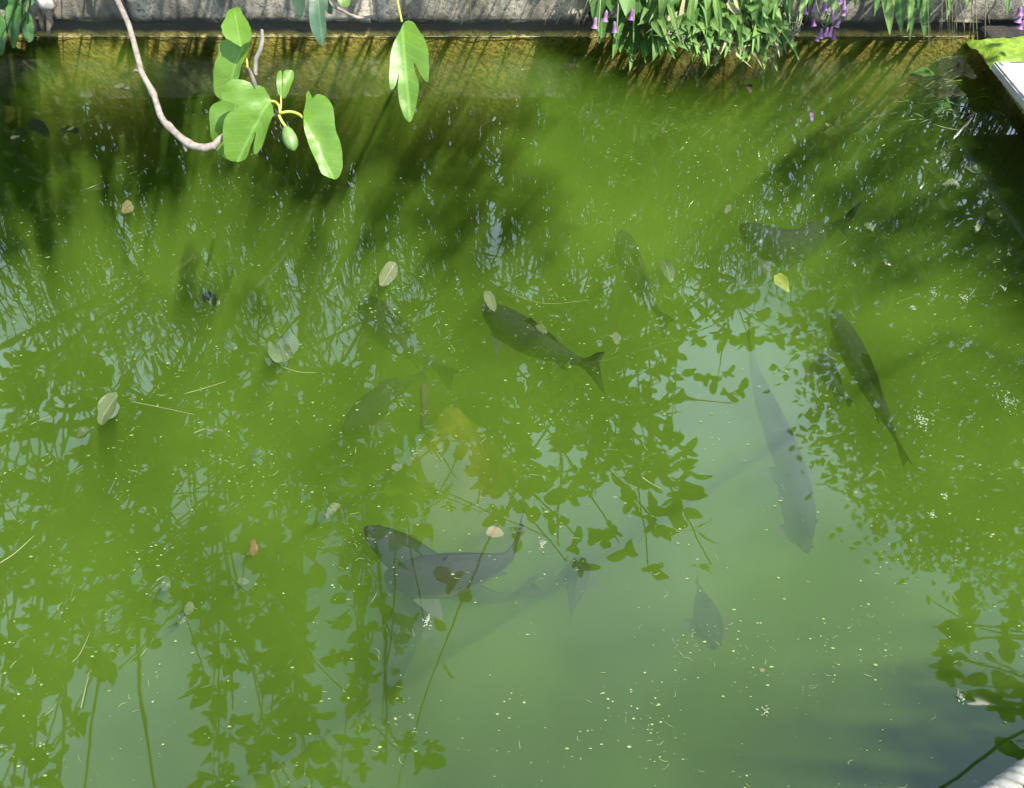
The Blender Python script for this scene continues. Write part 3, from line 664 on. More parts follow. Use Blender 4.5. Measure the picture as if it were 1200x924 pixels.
# ================================================================== FISH
def fish(path, width, label, back='carp', fin='carp_fin', tall=1.25, tail=1.0, fins=True):
    """one continuous body with a forked tail, lofted along a bent spine (head first)"""
    ctrl = [at(u, v, z * 1.7 - .068) for u, v, z in path]
    sp = smooth_path(ctrl, 12); n = 22
    cum = [0]
    for i in range(1, len(sp)): cum.append(cum[-1] + (sp[i] - sp[i - 1]).length)
    LN = cum[-1]
    def pos(t):
        d = max(0, min(1, t)) * LN
        for i in range(1, len(sp)):
            if cum[i] >= d: return sp[i - 1] + (sp[i] - sp[i - 1]) * ((d - cum[i - 1]) / max(1e-9, cum[i] - cum[i - 1]))
        return sp[-1]
    prof = [(0, .06, .06), (.015, .22, .24), (.05, .46, .46), (.1, .68, .68), (.17, .88, .88), (.26, 1, 1), (.38, 1, 1.02), (.5, .88, .93), (.6, .68, .76), (.7, .46, .55), (.78, .28, .38), (.83, .18, .30), (.87, .10, .36), (.91, .06, .62), (.95, .04, .95), (1.0, .02, 1.25)]
    mb = MB(); K = 14; vs = []; uv = []; width *= 1.22; hw = width * .5
    for t, pw, ph in prof:
        c = pos(t); tg = (pos(min(1, t + .03)) - pos(max(0, t - .03))).normalized()
        up = Vector((0, 0, 1)); up = (up - tg * up.dot(tg)).normalized(); sd = tg.cross(up)
        for k in range(K):
            a = 2 * math.pi * k / K; s, cc = math.sin(a), math.cos(a)
            hgt = cc * hw * tall * ph * (tail if t > .86 else 1)
            fork = (abs(cc) ** 1.5 - .62) * width * .55 * max(0, (t - .86) / .14) ** 1.5
            vs.append(c + sd * (s * hw * pw) + up * (hgt - .12 * hw * (t < .8)) + tg * fork)
            uv.append(((1 - cc) / 2, t))
    m = len(prof)
    fs = [(i * K + k, (i + 1) * K + k, (i + 1) * K + (k + 1) % K, i * K + (k + 1) % K) for i in range(m - 1) for k in range(K)]
    fs += [tuple(range(K)), tuple((m - 1) * K + k for k in range(K))[::-1]]
    mb.add(vs, fs, uv); org = pos(.35)
    body = mb.build('carp', M[back], loc=org)
    tag(body, label, 'fish', 'carp swimming in the green pond')
    def place(o): o.parent = body; o.location = (0, 0, 0)
    if fins:
        def fr(t):
            c = pos(t); tg = (pos(t + .03) - pos(t - .03)).normalized(); up = Vector((0, 0, 1)); up = (up - tg * up.dot(tg)).normalized(); return c, tg, up, tg.cross(up)
        f = MB(); a = []; ts = [.36 + .05 * i for i in range(7)]; hs = [.02, .40, .34, .28, .25, .22, .02]
        for t, h in zip(ts, hs):
            c, tg, up, sd = fr(t); pt = interp([1.02, .9, .76, .55], 7)[ts.index(t)]
            a += [c + up * hw * tall * pt * .82 - org, c + up * (hw * tall * pt * .85 + h * width) + tg * .02 * LN - org]
        f.add(a, [(2 * i, 2 * i + 2, 2 * i + 3, 2 * i + 1) for i in range(6)]); o = f.build('dorsal_fin', M[fin]); place(o)
        for sgn in (-1, 1):
            c, tg, up, sd = fr(.24); b0 = c + sd * sgn * hw * .78 - up * hw * tall * .45
            out = (sd * sgn * .8 + tg * .55 - up * .35).normalized(); f = MB()
            pts = [b0 - tg * .01] + [b0 + out * width * .72 * math.sin(math.pi * (.04 + .92 * i / 8)) ** .8 * (.75 + .25 * math.cos((i - 3) * .5)) + tg * (.034 - .0085 * i) for i in range(9)]
            f.add([p - org for p in pts], [(0, i, i + 1) for i in range(1, 9)]); o = f.build('pectoral_fin', M[fin]); place(o)
            f = MB(); c, tg, up, sd = fr(.055); e = c + sd * sgn * hw * .46 + up * hw * .18 - org
            tube_pts(f, [e - sd * sgn * .002, e + sd * sgn * .003, e + sd * sgn * .005], [.005, .005, .002], 8); o = f.build('eye', M['kerb']); place(o)
        c, tg, up, sd = fr(.66); f = MB(); b0 = c - up * hw * tall * .5
        f.add([p - org for p in (b0 - tg * .02, b0 + tg * .02, b0 + tg * .05 - up * width * .4, b0 + tg * .02 - up * width * .42)], [(0, 1, 2, 3)]); o = f.build('anal_fin', M[fin]); place(o)
    return body
fish([(428, 617, -.005), (455, 636, -.03), (492, 662, -.075), (545, 690, -.12), (592, 700, -.14), (630, 688, -.13)], .085, 'dark carp just under the surface, its head left of the paler curled carp')
fish([(452, 674, -.05), (490, 676, -.04), (530, 672, -.035), (566, 664, -.035), (596, 652, -.035), (613, 616, -.025)], .088, 'grey pale bellied carp with curled up tail, lying across a darker carp', 'carp_pale', 'pale_fin', 1.3, .9)
fish([(505, 690, -.17), (482, 716, -.16), (468, 755, -.17), (458, 800, -.2), (452, 850, -.25)], .085, 'blurred dark carp below the pair, heading up under their heads')
fish([(566, 358, -.06), (592, 378, -.06), (625, 398, -.065), (658, 414, -.07), (684, 426, -.075), (704, 436, -.07)], .085, 'brown carp near mid pond with a clearly forked tail at right', 'carp', 'carp_fin', 1.3, 1.2)
fish([(424, 352, -.13), (450, 380, -.12), (478, 404, -.13), (505, 424, -.15), (530, 446, -.17)], .10, 'broad dark carp deep in the weedy middle, left of the fork tailed one')
fish([(402, 506, -.12), (428, 484, -.12), (455, 462, -.13), (480, 446, -.15), (500, 440, -.16)], .075, 'dim bluish carp pointing down left beside the yellow algae mound')
fish([(728, 270, -.11), (738, 304, -.11), (752, 335, -.12), (768, 362, -.13), (782, 384, -.14)], .075, 'slim brown carp under the reflected twigs right of the centre')
fish([(868, 262, -.03), (895, 282, -.04), (925, 290, -.045), (955, 278, -.045), (984, 262, -.05), (1000, 256, -.055)], .095, 'dark plump carp by the lime green floating leaf, far side of pond', 'carp', 'carp_fin', 1.3)
fish([(952, 632, -.075), (942, 588, -.07), (922, 532, -.075), (900, 476, -.09), (884, 430, -.11), (876, 385, -.14)], .07, 'longest bluish carp lying along the left edge of the right tree reflection', 'carp', 'carp_fin', 1.0, .5)
fish([(976, 362, -.05), (992, 396, -.05), (1016, 442, -.06), (1040, 492, -.07), (1062, 542, -.10)], .065, 'slender dark carp inside the right tree reflection', 'carp', 'carp_fin', 1.0, .5)
fish([(964, 414, -.06), (970, 434, -.06), (982, 454, -.07), (998, 474, -.09)], .055, 'small curved carp left of the slender dark one', 'carp', 'carp_fin', 1.0, .5)
fish([(948, 648, -.11), (936, 618, -.10), (922, 588, -.10), (908, 560, -.11)], .05, 'faint carp tucked beside the tail of the longest bluish one', 'carp', 'carp_fin', 1.0, .5)
fish([(680, 652, -.13), (677, 676, -.12), (672, 704, -.13), (668, 730, -.15)], .055, 'very faint small carp right of the curled tail', 'carp', 'carp_fin', 1.0, .5)
fish([(838, 762, -.12), (832, 734, -.11), (824, 706, -.12), (816, 678, -.14)], .06, 'faint lone carp in the open milky water at lower right', 'carp', 'carp_fin', 1.0, .5)

# ================================================================== UNDER WATER
mb = MB(); c = at(522, 492, -.38); c.z = -1.05; nx = 40; vs = []
for j in range(nx + 1):
    for i in range(nx + 1):
        x, y = (i / nx - .5) * 1.5, (j / nx - .5) * 1.5; r2 = x * x / .075 + y * y / .105; g = math.exp(-r2 ** 1.3)
        vs.append(c + Vector((x, y, .60 * g * (1 + .34 * noise.noise(Vector((x * 6, y * 6, 3))) + .12 * noise.noise(Vector((x * 19, y * 19, 5)))) + .05 * noise.noise(Vector((x * 11, y * 11, 8))) - .04)))
mb.add(vs, [(j * (nx + 1) + i, j * (nx + 1) + i + 1, (j + 1) * (nx + 1) + i + 1, (j + 1) * (nx + 1) + i) for j in range(nx) for i in range(nx)])
tag(mb.build('algae_mound', M['algae_mound']), 'yellow algae covered rock glowing under the water near mid pond', 'rock')
mb = MB(); q = [at(496, 450, -.20), at(498, 476, -.25), at(497, 498, -.3), at(497, 505, -.5)]; tube_pts(mb, q, [.012, .014, .014, .014], 8)
tag(mb.build('sunken_stake', M['kerb']), 'short dark stake under water beside the yellow algae mound', 'stake')

UPN = CM.inverted() @ Vector((0, 0, 1)); UPT = (UPN.x / UPN.z, UPN.y / UPN.z)
def flat_leaf(name, ol, base, tip, mat, label, cat='leaf', group='dead leaves floating on the pond', z=-.010, fold=.3, tint=None, wave=.012, step=4, serr=1.0):
    c = Vector(((base[0] + tip[0]) / 2, (base[1] + tip[1]) / 2)); q = at(c.x, c.y, z); dep = (q - EYE).dot(CM @ Vector((0, 0, -1)))
    o = px_leaf(ol, base, tip, dep, UPT, fold, wave, mat, name, None, rnd.random() if tint is None else tint, step, serr)
    lo = min((v.co.z for v in o.data.vertices)); 
    if z > 0:
        for v in o.data.vertices: v.co.z += max(0, .0015 - lo)
    return tag(o, label, cat, group)
def ell(u, v, a, b, an, n=9):
    return [(u + math.cos(t) * a * math.cos(an) - math.sin(t) * b * math.sin(an), v + math.cos(t) * a * math.sin(an) + math.sin(t) * b * math.cos(an)) for t in [2 * math.pi * i / n for i in range(n)]]
def oval_leaf(u, v, a, b, an, mat, label, **k):
    an = R(an); return flat_leaf('floating_leaf', ell(u, v, a, b, an), (u - a * math.cos(an), v - a * math.sin(an)), (u + a * math.cos(an), v + a * math.sin(an)), mat, label, **k)
flat_leaf('floating_leaf', [(315, 408), (318, 404), (325, 406), (322, 398), (328, 393), (336, 392), (343, 396), (353, 408), (350, 415), (338, 422), (326, 429), (318, 424)], (328, 402), (336, 427), 'pale_leaf', 'large bleached heart shaped leaf floating left of centre', fold=.5)
flat_leaf('floating_leaf', [(114, 494), (116, 480), (124, 466), (136, 460), (138, 474), (143, 480), (142, 490), (130, 494), (120, 497)], (137, 462), (116, 495), 'pale_leaf', 'folded pale leaf floating near the left edge', fold=.6)
oval_leaf(98, 507, 9, 5, -35, 'pale_leaf', 'small pale oval leaf just below the folded one at left')
oval_leaf(390, 598, 12, 5, -50, 'pale_leaf', 'narrow pale leaf tilted upright, left of the dark carp heads')
oval_leaf(580, 625, 10, 7, -5, 'tan_leaf', 'round tan leaf floating above the curled carp tail', serr=.6)
oval_leaf(297, 643, 4.5, 9, 8, 'rust_leaf', 'small rusty orange leaf floating at lower left')
flat_leaf('floating_leaf', [(908, 322), (914, 319), (921, 326), (925, 341), (918, 339), (908, 332)], (910, 321), (925, 341), 'lime_leaf', 'bright lime yellow leaf floating on the far right water', fold=.2)
flat_leaf('floating_leaf', [(1157, 250), (1163, 247), (1170, 246), (1176, 250), (1170, 255), (1172, 259), (1164, 258), (1158, 256)], (1174, 252), (1158, 252), 'lime_leaf', 'bright green scrap of leaf floating in the shade at right', fold=.2)
flat_leaf('floating_leaf', [(278, 684), (284, 677), (292, 681), (286, 686)], (278, 684), (292, 681), 'pale_leaf', 'tiny pale arrow shaped leaf below the rusty one')
oval_leaf(195, 686, 5, 9, 20, 'pale_leaf', 'greyish oval leaf at lower left, near a broken pair')
oval_leaf(222, 714, 5, 8, 25, 'pale_leaf', 'upper leaf of a broken pale pair at lower left')
oval_leaf(213, 727, 6, 3.5, -55, 'pale_leaf', 'lower crumpled leaf of a broken pale pair at lower left')
oval_leaf(465, 548, 6, 4.5, 0, 'pale_leaf', 'squarish pale leaf scrap below the yellow algae mound', serr=1)
oval_leaf(546, 544, 4, 2.5, 60, 'pale_leaf', 'slim pale scrap right of the squarish leaf scrap')
oval_leaf(300, 531, 7, 3.5, -15, 'pale_leaf', 'little white curled leaf at left, on its own')
oval_leaf(250, 505, 10, 2.5, -12, 'pale_leaf', 'curled white leaf beside a thin stalk at left')
oval_leaf(712, 333, 7, 3, -40, 'pale_leaf', 'white sliver of leaf beside the slim brown carp')
oval_leaf(574, 352, 12, 6, 65, 'pale_leaf', 'pale upright leaf over the head of the fork tailed carp')
oval_leaf(634, 386, 7, 5, 30, 'pale_leaf', 'pale crumpled leaf over the back of the fork tailed carp', serr=1)
oval_leaf(722, 397, 7, 5, 80, 'pale_leaf', 'white leaf scrap right of the forked tail', serr=1)
oval_leaf(782, 316, 14, 7, 70, 'pale_leaf', 'broad pale leaf floating among reflected twigs right of centre')
oval_leaf(853, 246, 6, 3, -60, 'pale_leaf', 'white flake floating left of the plump far carp')
oval_leaf(1018, 266, 7, 4, 40, 'pale_leaf', 'pale leaf fleck right of the plump far carp')
oval_leaf(149, 244, 7, 8, 20, 'tan_leaf', 'brownish yellow leaf under the bare branch at upper left', serr=.6)
oval_leaf(455, 22 + 300, 16, 9, -60, 'sunk_leaf', 'large sunken pale leaf left of mid pond', z=-.03)
oval_leaf(22, 160, 13, 6, -50, 'sunk_leaf', 'sunken grey leaf at far upper left', z=-.05)
oval_leaf(45, 150, 14, 8, 30, 'sunk_leaf', 'grey sunken leaf beside another one at upper left', z=-.045)
oval_leaf(82, 153, 11, 5, 12, 'sunk_leaf', 'small sunken leaf right of the grey upper left pair', z=-.04)
oval_leaf(143, 103, 10, 4, 15, 'sunk_leaf', 'sunken leaf lying close to the wall under the bare branch', z=-.05)
oval_leaf(247, 352, 10, 7, 20, 'sunk_leaf', 'faint round sunken leaf above the heart shaped leaf', z=-.03)
oval_leaf(1138, 196, 14, 5, 15, 'sunk_leaf', 'pale sunken leaf in the shaded right corner', z=-.05)
oval_leaf(1115, 216, 10, 4, 5, 'sunk_leaf', 'second pale sunken leaf in the shaded right corner, lower left of the first', z=-.05)
oval_leaf(1152, 228, 7, 4, -20, 'sunk_leaf', 'small sunken leaf nearest the right bank', z=-.05)
oval_leaf(1148, 262, 12, 3.5, -65, 'sunk_leaf', 'long sunken leaf below the green scrap of leaf', z=-.02)
for (u, v, a, lab) in ((951, 137, 4, 'lilac petal floating alone on the far right water'), (1125, 72, 3, 'lilac petal floating in the dark right corner'), (1181, 101, 4, 'upper lilac petal on the dark side of the right bank'), (1193, 117, 4, 'lower lilac petal on the dark side of the right bank')):
    oval_leaf(u, v, a, a * .55, 75, 'petal', lab, cat='petal', group='fallen lilac petals', z=.006 if v < 80 or u < 1000 else .02)
oval_leaf(878, 104, 5, 3, 70, 'kerb', 'black withered scrap floating below the wall greenery')
oval_leaf(893, 786, 3, 2.5, 0, 'rust_leaf', 'tiny reddish scrap floating in the open lower right water')
# straws and thin stalks
def straw(pp, r, label, mat='straw'):
    mb = MB(); q = smooth_path([at(u, v, .004) for u, v in pp], 4); tube_pts(mb, q, interp([r * .7, r * .6, r * .3], len(q)), 5)
    return tag(mb.build('floating_straw', M[mat]), label, 'straw', 'straws floating on the pond')
straw([(752, 559), (760, 565), (774, 573)], .0026, 'short pinkish straw at the tip of the hanging reflection')
straw([(95, 224), (106, 220), (119, 215)], .0022, 'thin pale straw under the bare branch')
straw([(155, 471), (190, 478), (228, 486)], .0016, 'long thin stalk right of the folded pale leaf')
straw([(215, 462), (240, 455), (265, 447)], .0016, 'thin stalk above the long one at left')
straw([(227, 508), (240, 503), (250, 506)], .0014, 'bent thin stalk touching the curled white leaf')
straw([(330, 430), (350, 436), (370, 437)], .0016, 'leaf stalk trailing from the heart shaped leaf')
straw([(35, 498), (48, 492), (60, 488)], .0014, 'short stalk near the left edge')
straw([(0, 660), (18, 648), (40, 628)], .0022, 'straw slanting up at the left edge')
straw([(85, 776), (94, 766), (106, 740)], .0014, 'thin upright straw at lower left')
straw([(95, 830), (100, 808), (104, 792)], .0016, 'pale upright straw below the thin one at lower left')
straw([(600, 345), (640, 356), (690, 352)], .0009, 'thin curved stalk over the fork tailed carp')
straw([(1000, 150), (1022, 138), (1052, 132)], .0016, 'pale stalk floating in the upper right weeds')
# weeds in the right corner
wd = empty('water_weed', at(1095, 130, -.05), 'tangle of pale weed stems in the dark right corner of the pond', 'weed')
mb = MB()
for i in range(26):
    u, v = rnd.uniform(1040, 1130), rnd.uniform(70, 150); an = rnd.uniform(-.6, .5); ln = rnd.uniform(20, 60)
    q = smooth_path([at(u, v, rnd.uniform(-.04, .004)), at(u + math.cos(an) * ln * .5, v + math.sin(an) * ln * .5 + rnd.uniform(-6, 6), rnd.uniform(-.03, .01)), at(u + math.cos(an) * ln, v + math.sin(an) * ln, rnd.uniform(-.04, .004))], 4)
    tube_pts(mb, q, [.0018] * len(q), 4)
o = mb.build('stems', M['stem'], wd); o['kind'] = 'stuff'
for ol, b_, t_ in (([(1097, 124), (1110, 118), (1128, 124), (1140, 130), (1126, 134), (1108, 136), (1098, 133)], (1096, 130), (1141, 130)), ([(1140, 140), (1150, 134), (1160, 138), (1166, 150), (1155, 146)], (1140, 140), (1166, 150)), ([(1065, 88), (1080, 80), (1096, 84), (1084, 92)], (1065, 88), (1096, 84))):
    o = flat_leaf('leaf', ol, b_, t_, 'broad', None, None, None, -.02, .3); o.parent = wd; o.location -= wd.location; 
    if 'category' in o: del o['category']
for i in range(3): pass
# seed fluff clumps
for (u, v, s, lab) in ((1080, 492, 13, 'larger white seed fluff clump on the right tree reflection'), (1181, 470, 15, 'feathery white fluff clump at the right edge'), (1094, 343, 7, 'white fluff tuft right of the slender carp head'), (1130, 350, 9, 'bright fluff tuft near the right edge, highest of the white ones'), (1071, 362, 6, 'lower fluff tuft beside the slender carp'), (1176, 338, 5, 'small white tuft touching the upper right edge water'), (1195, 424, 7, 'white tuft cut by the right edge'),
                      (1107, 582, 5, 'small white tuft in the lower right reflection'), (1092, 604, 5, 'small round tuft lower in the right reflection'), (635, 637, 6, 'white fluff beside the hanging reflected leaves'), (501, 728, 6, 'white crumb of fluff below the curled carp'), (898, 834, 4, 'white fluff in open water at lower right'), (1125, 815, 6, 'loose white fluff near the rope')):
    c = at(u, v, .003); mb = MB()
    for i in range(int(s * 5)):
        p = c + Vector((rnd.gauss(0, s * .0009), rnd.gauss(0, s * .0012), abs(rnd.gauss(0, .002)))); d = Vector((rnd.gauss(0, 1), rnd.gauss(0, 1), rnd.gauss(0, .3))).normalized() * rnd.uniform(.002, .007)
        ribbon(mb, p, p + d, rnd.uniform(.0012, .003), 0, (0, 0, 1), 2, .2, 'oval', rnd.random())
    tag(mb.build('seed_fluff', M['fluff']), lab, 'fluff', 'tufts of white seed fluff')
# pollen, crumbs and threads: nobody could count them
mb = MB(); cnt = 0
def dens(u, v):
    d = .25 + .75 * max(0, 1 - math.hypot((u - 330) / 480, (v - 400) / 260)) + .25 * max(0, 1 - math.hypot((u - 900) / 300, (v - 800) / 160)) + .4 * max(0, 1 - math.hypot((u - 650) / 260, (v - 260) / 200))
    return d * (.10 + 2.6 * max(0, .26 + noise.noise(Vector((u * .016, v * .010, 5))) + .7 * noise.noise(Vector((u * .05, v * .03, 9)))) ** 1.5)
while cnt < 4600:
    u, v = rnd.uniform(-20, 1220), rnd.uniform(60, 935)
    if rnd.random() > dens(u, v): continue
    p = at(u, v, .0025 if rnd.random() < .75 else rnd.uniform(-.03, -.004)); cnt += 1
    if p.x > XR - .05 or p.y > YW - .05: continue
    far = (p - EYE).length / 2.2
    if rnd.random() < .92:
        r = rnd.choice((.0005, .0006, .0008, .0009, .0012, .0022)) * (.8 + .5 * far) * rnd.uniform(.6, 1); k = rnd.randint(4, 6); a0 = rnd.uniform(0, 6.3)
        st = rnd.uniform(1, 2.2)
        vs = [p + Vector((math.cos(a0 + 2 * math.pi * i / k) * r * st * rnd.uniform(.6, 1.2), math.sin(a0 + 2 * math.pi * i / k) * r * rnd.uniform(.6, 1.2), rnd.uniform(0, .0008))) for i in range(k)]
        mb.add(vs, [tuple(range(k))])
    else:
        ln = rnd.uniform(.006, .028); an = rnd.uniform(0, 6.3); bend = rnd.uniform(-1.5, 1.5); q = [p]; 
        for i in range(4): q.append(q[-1] + Vector((math.cos(an + bend * i / 3), math.sin(an + bend * i / 3), 0)) * ln / 4)
        tube_pts(mb, q, [.0004, .0006, .0007, .0006, .0003], 4, False)
tag(mb.build('floating_debris', M['speck'], smooth=False), 'countless pale pollen specks and threads floating over the whole pond', 'debris', None, 'stuff')

# ================================================================== ROPE
A_, B_ = atd(960, 1074, .45), atd(1750, 522, .53)
D_ = B_ - A_; B_ = A_ + D_ * 4.4; A_ = A_ - D_ * .85
ropd = (B_ - A_)
rope = empty('rope', (A_ + B_) / 2, 'white twisted barrier rope crossing the lower right corner', 'rope')
nr = 1700; ax = ropd.normalized(); sx_ = ax.cross(Vector((0, 0, 1))).normalized(); sy_ = ax.cross(sx_)
for s in range(3):
    mb = MB(); q = []
    for i in range(nr + 1):
        t = i / nr; ph = t * ropd.length / .021 * 2 * math.pi + s * 2 * math.pi / 3
        q.append(A_ + ropd * t + Vector((0, 0, -.008 * 4 * t * (1 - t))) + sx_ * math.cos(ph) * .0034 + sy_ * math.sin(ph) * .0034)
    tube_pts(mb, q, [.0032] * len(q), 6); mb.build('strand', M['rope'], rope)
for P, lab in ((A_, 'dark wooden post holding the near end of the white rope'), (B_, 'dark wooden post on the right bank holding the white rope')):
    mb = MB(); tube_pts(mb, [Vector((0, 0, .1 - P.z)), Vector((0, 0, -.3)), Vector((0, 0, .02)), Vector((0, 0, .04))], [.035, .034, .033, .022], 10)
    o = mb.build('rope_post', M['kerb']); o.location = P; tag(o, lab, 'post', 'posts of the rope barrier')

# ================================================================== TREES
def shades_wall(p):                       # gaps in the leaves where sun reaches the foot of the far wall in stripes
    t = (YW - p.y) / .35
    if t < 0: return False
    zh = p.z - t; xh = p.x - .5 * t
    if .05 < zh < 1.6 and .3 < xh < 2.2: return True
    return -1.15 < zh < .35 and XL < xh < XR and noise.noise(Vector((xh * 3.2 + zh * 1.1, .3, 7))) > -.30
def over_spray(p):                         # the sun reaches the low branch through a gap in the crown
    t = p.z - .85
    return t > .15 and -1.2 < p.x - .5 * t < -.08 and 1.42 < p.y + .35 * t < 2.2
def fig_template(lobes, seed):
    r0 = random.Random(seed); ol = []
    n = 40
    for i in range(n):
        a = -math.pi + 2 * math.pi * i / n           # 0 = tip direction
        if lobes:
            r = .30 + .30 * max(0, math.cos(a)) ** 1.5 + .20 * math.cos(a * lobes) * (1 if abs(a) < 2.3 else .2); ol.append((math.sin(a) * r, math.cos(a) * r + .4))
        else:
            q_ = (a + math.pi) / (2 * math.pi); tt = 1 - abs(2 * q_ - 1) ; tt = .02 + .98 * (1 - math.cos(math.pi * tt)) / 2
            wv = .30 * math.sin(math.pi * tt ** .8) ** .9 * (1.1 - .35 * tt) * (1 + r0.uniform(-.06, .06)); ol.append((wv * (-1 if q_ < .5 else 1), tt))
    vs, fs = cdt(ol, .17)
    out = []
    for p in vs: out.append(Vector((p.x, p.y, .25 * abs(p.x) - .25 * (p.y - .4) ** 2 + r0.uniform(-.015, .015))))
    fs = [f if ((vs[f[1]] - vs[f[0]]).x * (vs[f[2]] - vs[f[0]]).y - (vs[f[1]] - vs[f[0]]).y * (vs[f[2]] - vs[f[0]]).x) > 0 else f[::-1] for f in fs]
    return out, fs, [(p.x, p.y) for p in out]
FT = [fig_template(3, 1), fig_template(3, 2), fig_template(5, 3), fig_template(0, 4), fig_template(0, 5), fig_template(0, 6)]
def put_leaf(mb, p, d, nrm, size, tmpl):
    y = Vector(d).normalized(); z = Vector(nrm); z = (z - y * z.dot(y))
    if z.length < 1e-3: z = Vector((0, 0, 1)) - y * y.z
    z.normalize(); x = y.cross(z); vs, fs, uv = tmpl
    mb.add([p + x * v.x * size + y * v.y * size + z * v.z * size for v in vs], fs, uv, rnd.random())
def fig_tree(label, base, limbs, shoots, leaf=(.075, .15), per=(10, 18), r_trunk=.09, name='fig_tree', mat='fig', bare=()):
    t = empty(name, base, label, 'tree')
    lm = []; mbt = MB()
    top = base + Vector((0, -.1, .75)); tube_pts(mbt, smooth_path([base - Vector((0, 0, .1)), base + Vector((.03, 0, .35)), top], 4), interp([r_trunk * 1.2, r_trunk, r_trunk * .85], 9), 10, jit=.06)
    mbt.build('trunk', M['trunk'], t)
    for e in limbs:
        mbl = MB(); mid = (top + e) / 2 + Vector((rnd.uniform(-.15, .15), rnd.uniform(-.1, .1), rnd.uniform(.0, .25)))
        q = smooth_path([top - Vector((0, 0, .1)), mid, e], 8); lm += q[4:]; tube_pts(mbl, q, interp([.045, .03, .014], len(q)), 7, jit=.08); mbl.build('limb', M['bark'], t)
    ms = MB(); mf = MB()
    for tip, n_l in shoots:
        src = min(rnd.sample(lm, min(len(lm), 9)), key=lambda q: (q - tip).length)
        mid = (src + tip) / 2 + Vector((rnd.uniform(-.1, .1), rnd.uniform(-.15, .05), rnd.uniform(-.15, .05)))
        q = smooth_path([src, mid, tip], 6); tube_pts(ms, q, interp([.009, .006, .0035], len(q)), 5, False, jit=.05)
        for i in range(int(n_l * (1.5 if n_l < 15 else 1))):
            k = 1 - .75 * rnd.random() ** 1.3; j = min(int(k * (len(q) - 1)), len(q) - 2); p = q[j] + (q[j + 1] - q[j]) * rnd.random()
            d = ((q[j + 1] - q[j]).normalized() * .5 + Vector((rnd.gauss(0, .8), rnd.gauss(-.1, .8), rnd.gauss(-.05, .5)))).normalized()
            st = rnd.uniform(.02, .06); p2 = p + d * st
            if shades_wall(p2 + d * .05) or over_spray(p2 + d * .05) or in_frame(p2 + d * .08): continue
            tube_pts(ms, [p, p2], [.0018, .0015], 3, False)
            put_leaf(mf, p2, d + Vector((0, 0, -.25)), (rnd.gauss(.2, .5), rnd.gauss(-.3, .5), 1), rnd.uniform(*leaf), rnd.choice(FT))
    for a_, b_ in bare:
        q = smooth_path([a_, (a_ + b_) / 2 + Vector((rnd.uniform(-.05, .05), rnd.uniform(-.05, .05), 0)), b_], 5); tube_pts(ms, q, interp([.013, .010, .006], len(q)), 6, False, jit=.05)
    o = ms.build('shoots', M['bark'], t); o['kind'] = 'stuff'
    o = mf.build('foliage', M['canopy'], t); o['kind'] = 'stuff'
    return t
def mj(u, v, h, s=10): return mir(u + rnd.uniform(-s, s), v + rnd.uniform(-s, s), h)
shoots = []
for (u, v, h, n_l) in ((655, 640, 2.7, 9), (648, 560, 2.6, 12), (700, 585, 2.7, 10), (728, 575, 2.6, 6), (755, 565, 2.6, 5), (798, 540, 2.5, 8), (790, 480, 2.4, 10), (835, 450, 2.4, 10), (862, 470, 2.3, 9), (880, 400, 2.4, 9), (905, 372, 2.4, 9), (926, 395, 2.3, 7), (690, 520, 2.6, 12), (720, 530, 2.5, 10), (610, 560, 2.6, 12), (560, 600, 2.7, 10), (505, 640, 2.7, 10), (452, 690, 2.8, 9), (470, 760, 2.9, 9), (446, 850, 3.0, 9), (475, 890, 3.0, 8), (450, 960, 3.0, 8), (500, 560, 2.6, 12), (540, 530, 2.6, 14), (760, 430, 2.4, 12), (840, 380, 2.3, 10)):
    shoots.append((mj(u, v, h, 4), n_l))
for i in range(150):                        # left and middle of the canopy
    u = rnd.uniform(-120, 430); v = rnd.uniform(430, 1000)
    if noise.noise(Vector((u * .006, v * .004, 2))) < -.18: continue
    shoots.append((mir(u, v, rnd.uniform(2.2, 3.6)), rnd.randint(16, 30)))
for i in range(60):
    u = rnd.uniform(430, 800); v = rnd.uniform(380, 545 - max(0, u - 650) * .35)
    shoots.append((mir(u, v, rnd.uniform(2.0, 2.6)), rnd.randint(14, 24)))
for i in range(50):                        # low spreading shoots over the foot of the wall
    x, y = rnd.uniform(-2.3, .95), rnd.uniform(1.6, 2.65)
    shoots.append((Vector((x, y, rnd.uniform(1.15, 1.75))), rnd.randint(15, 22)))
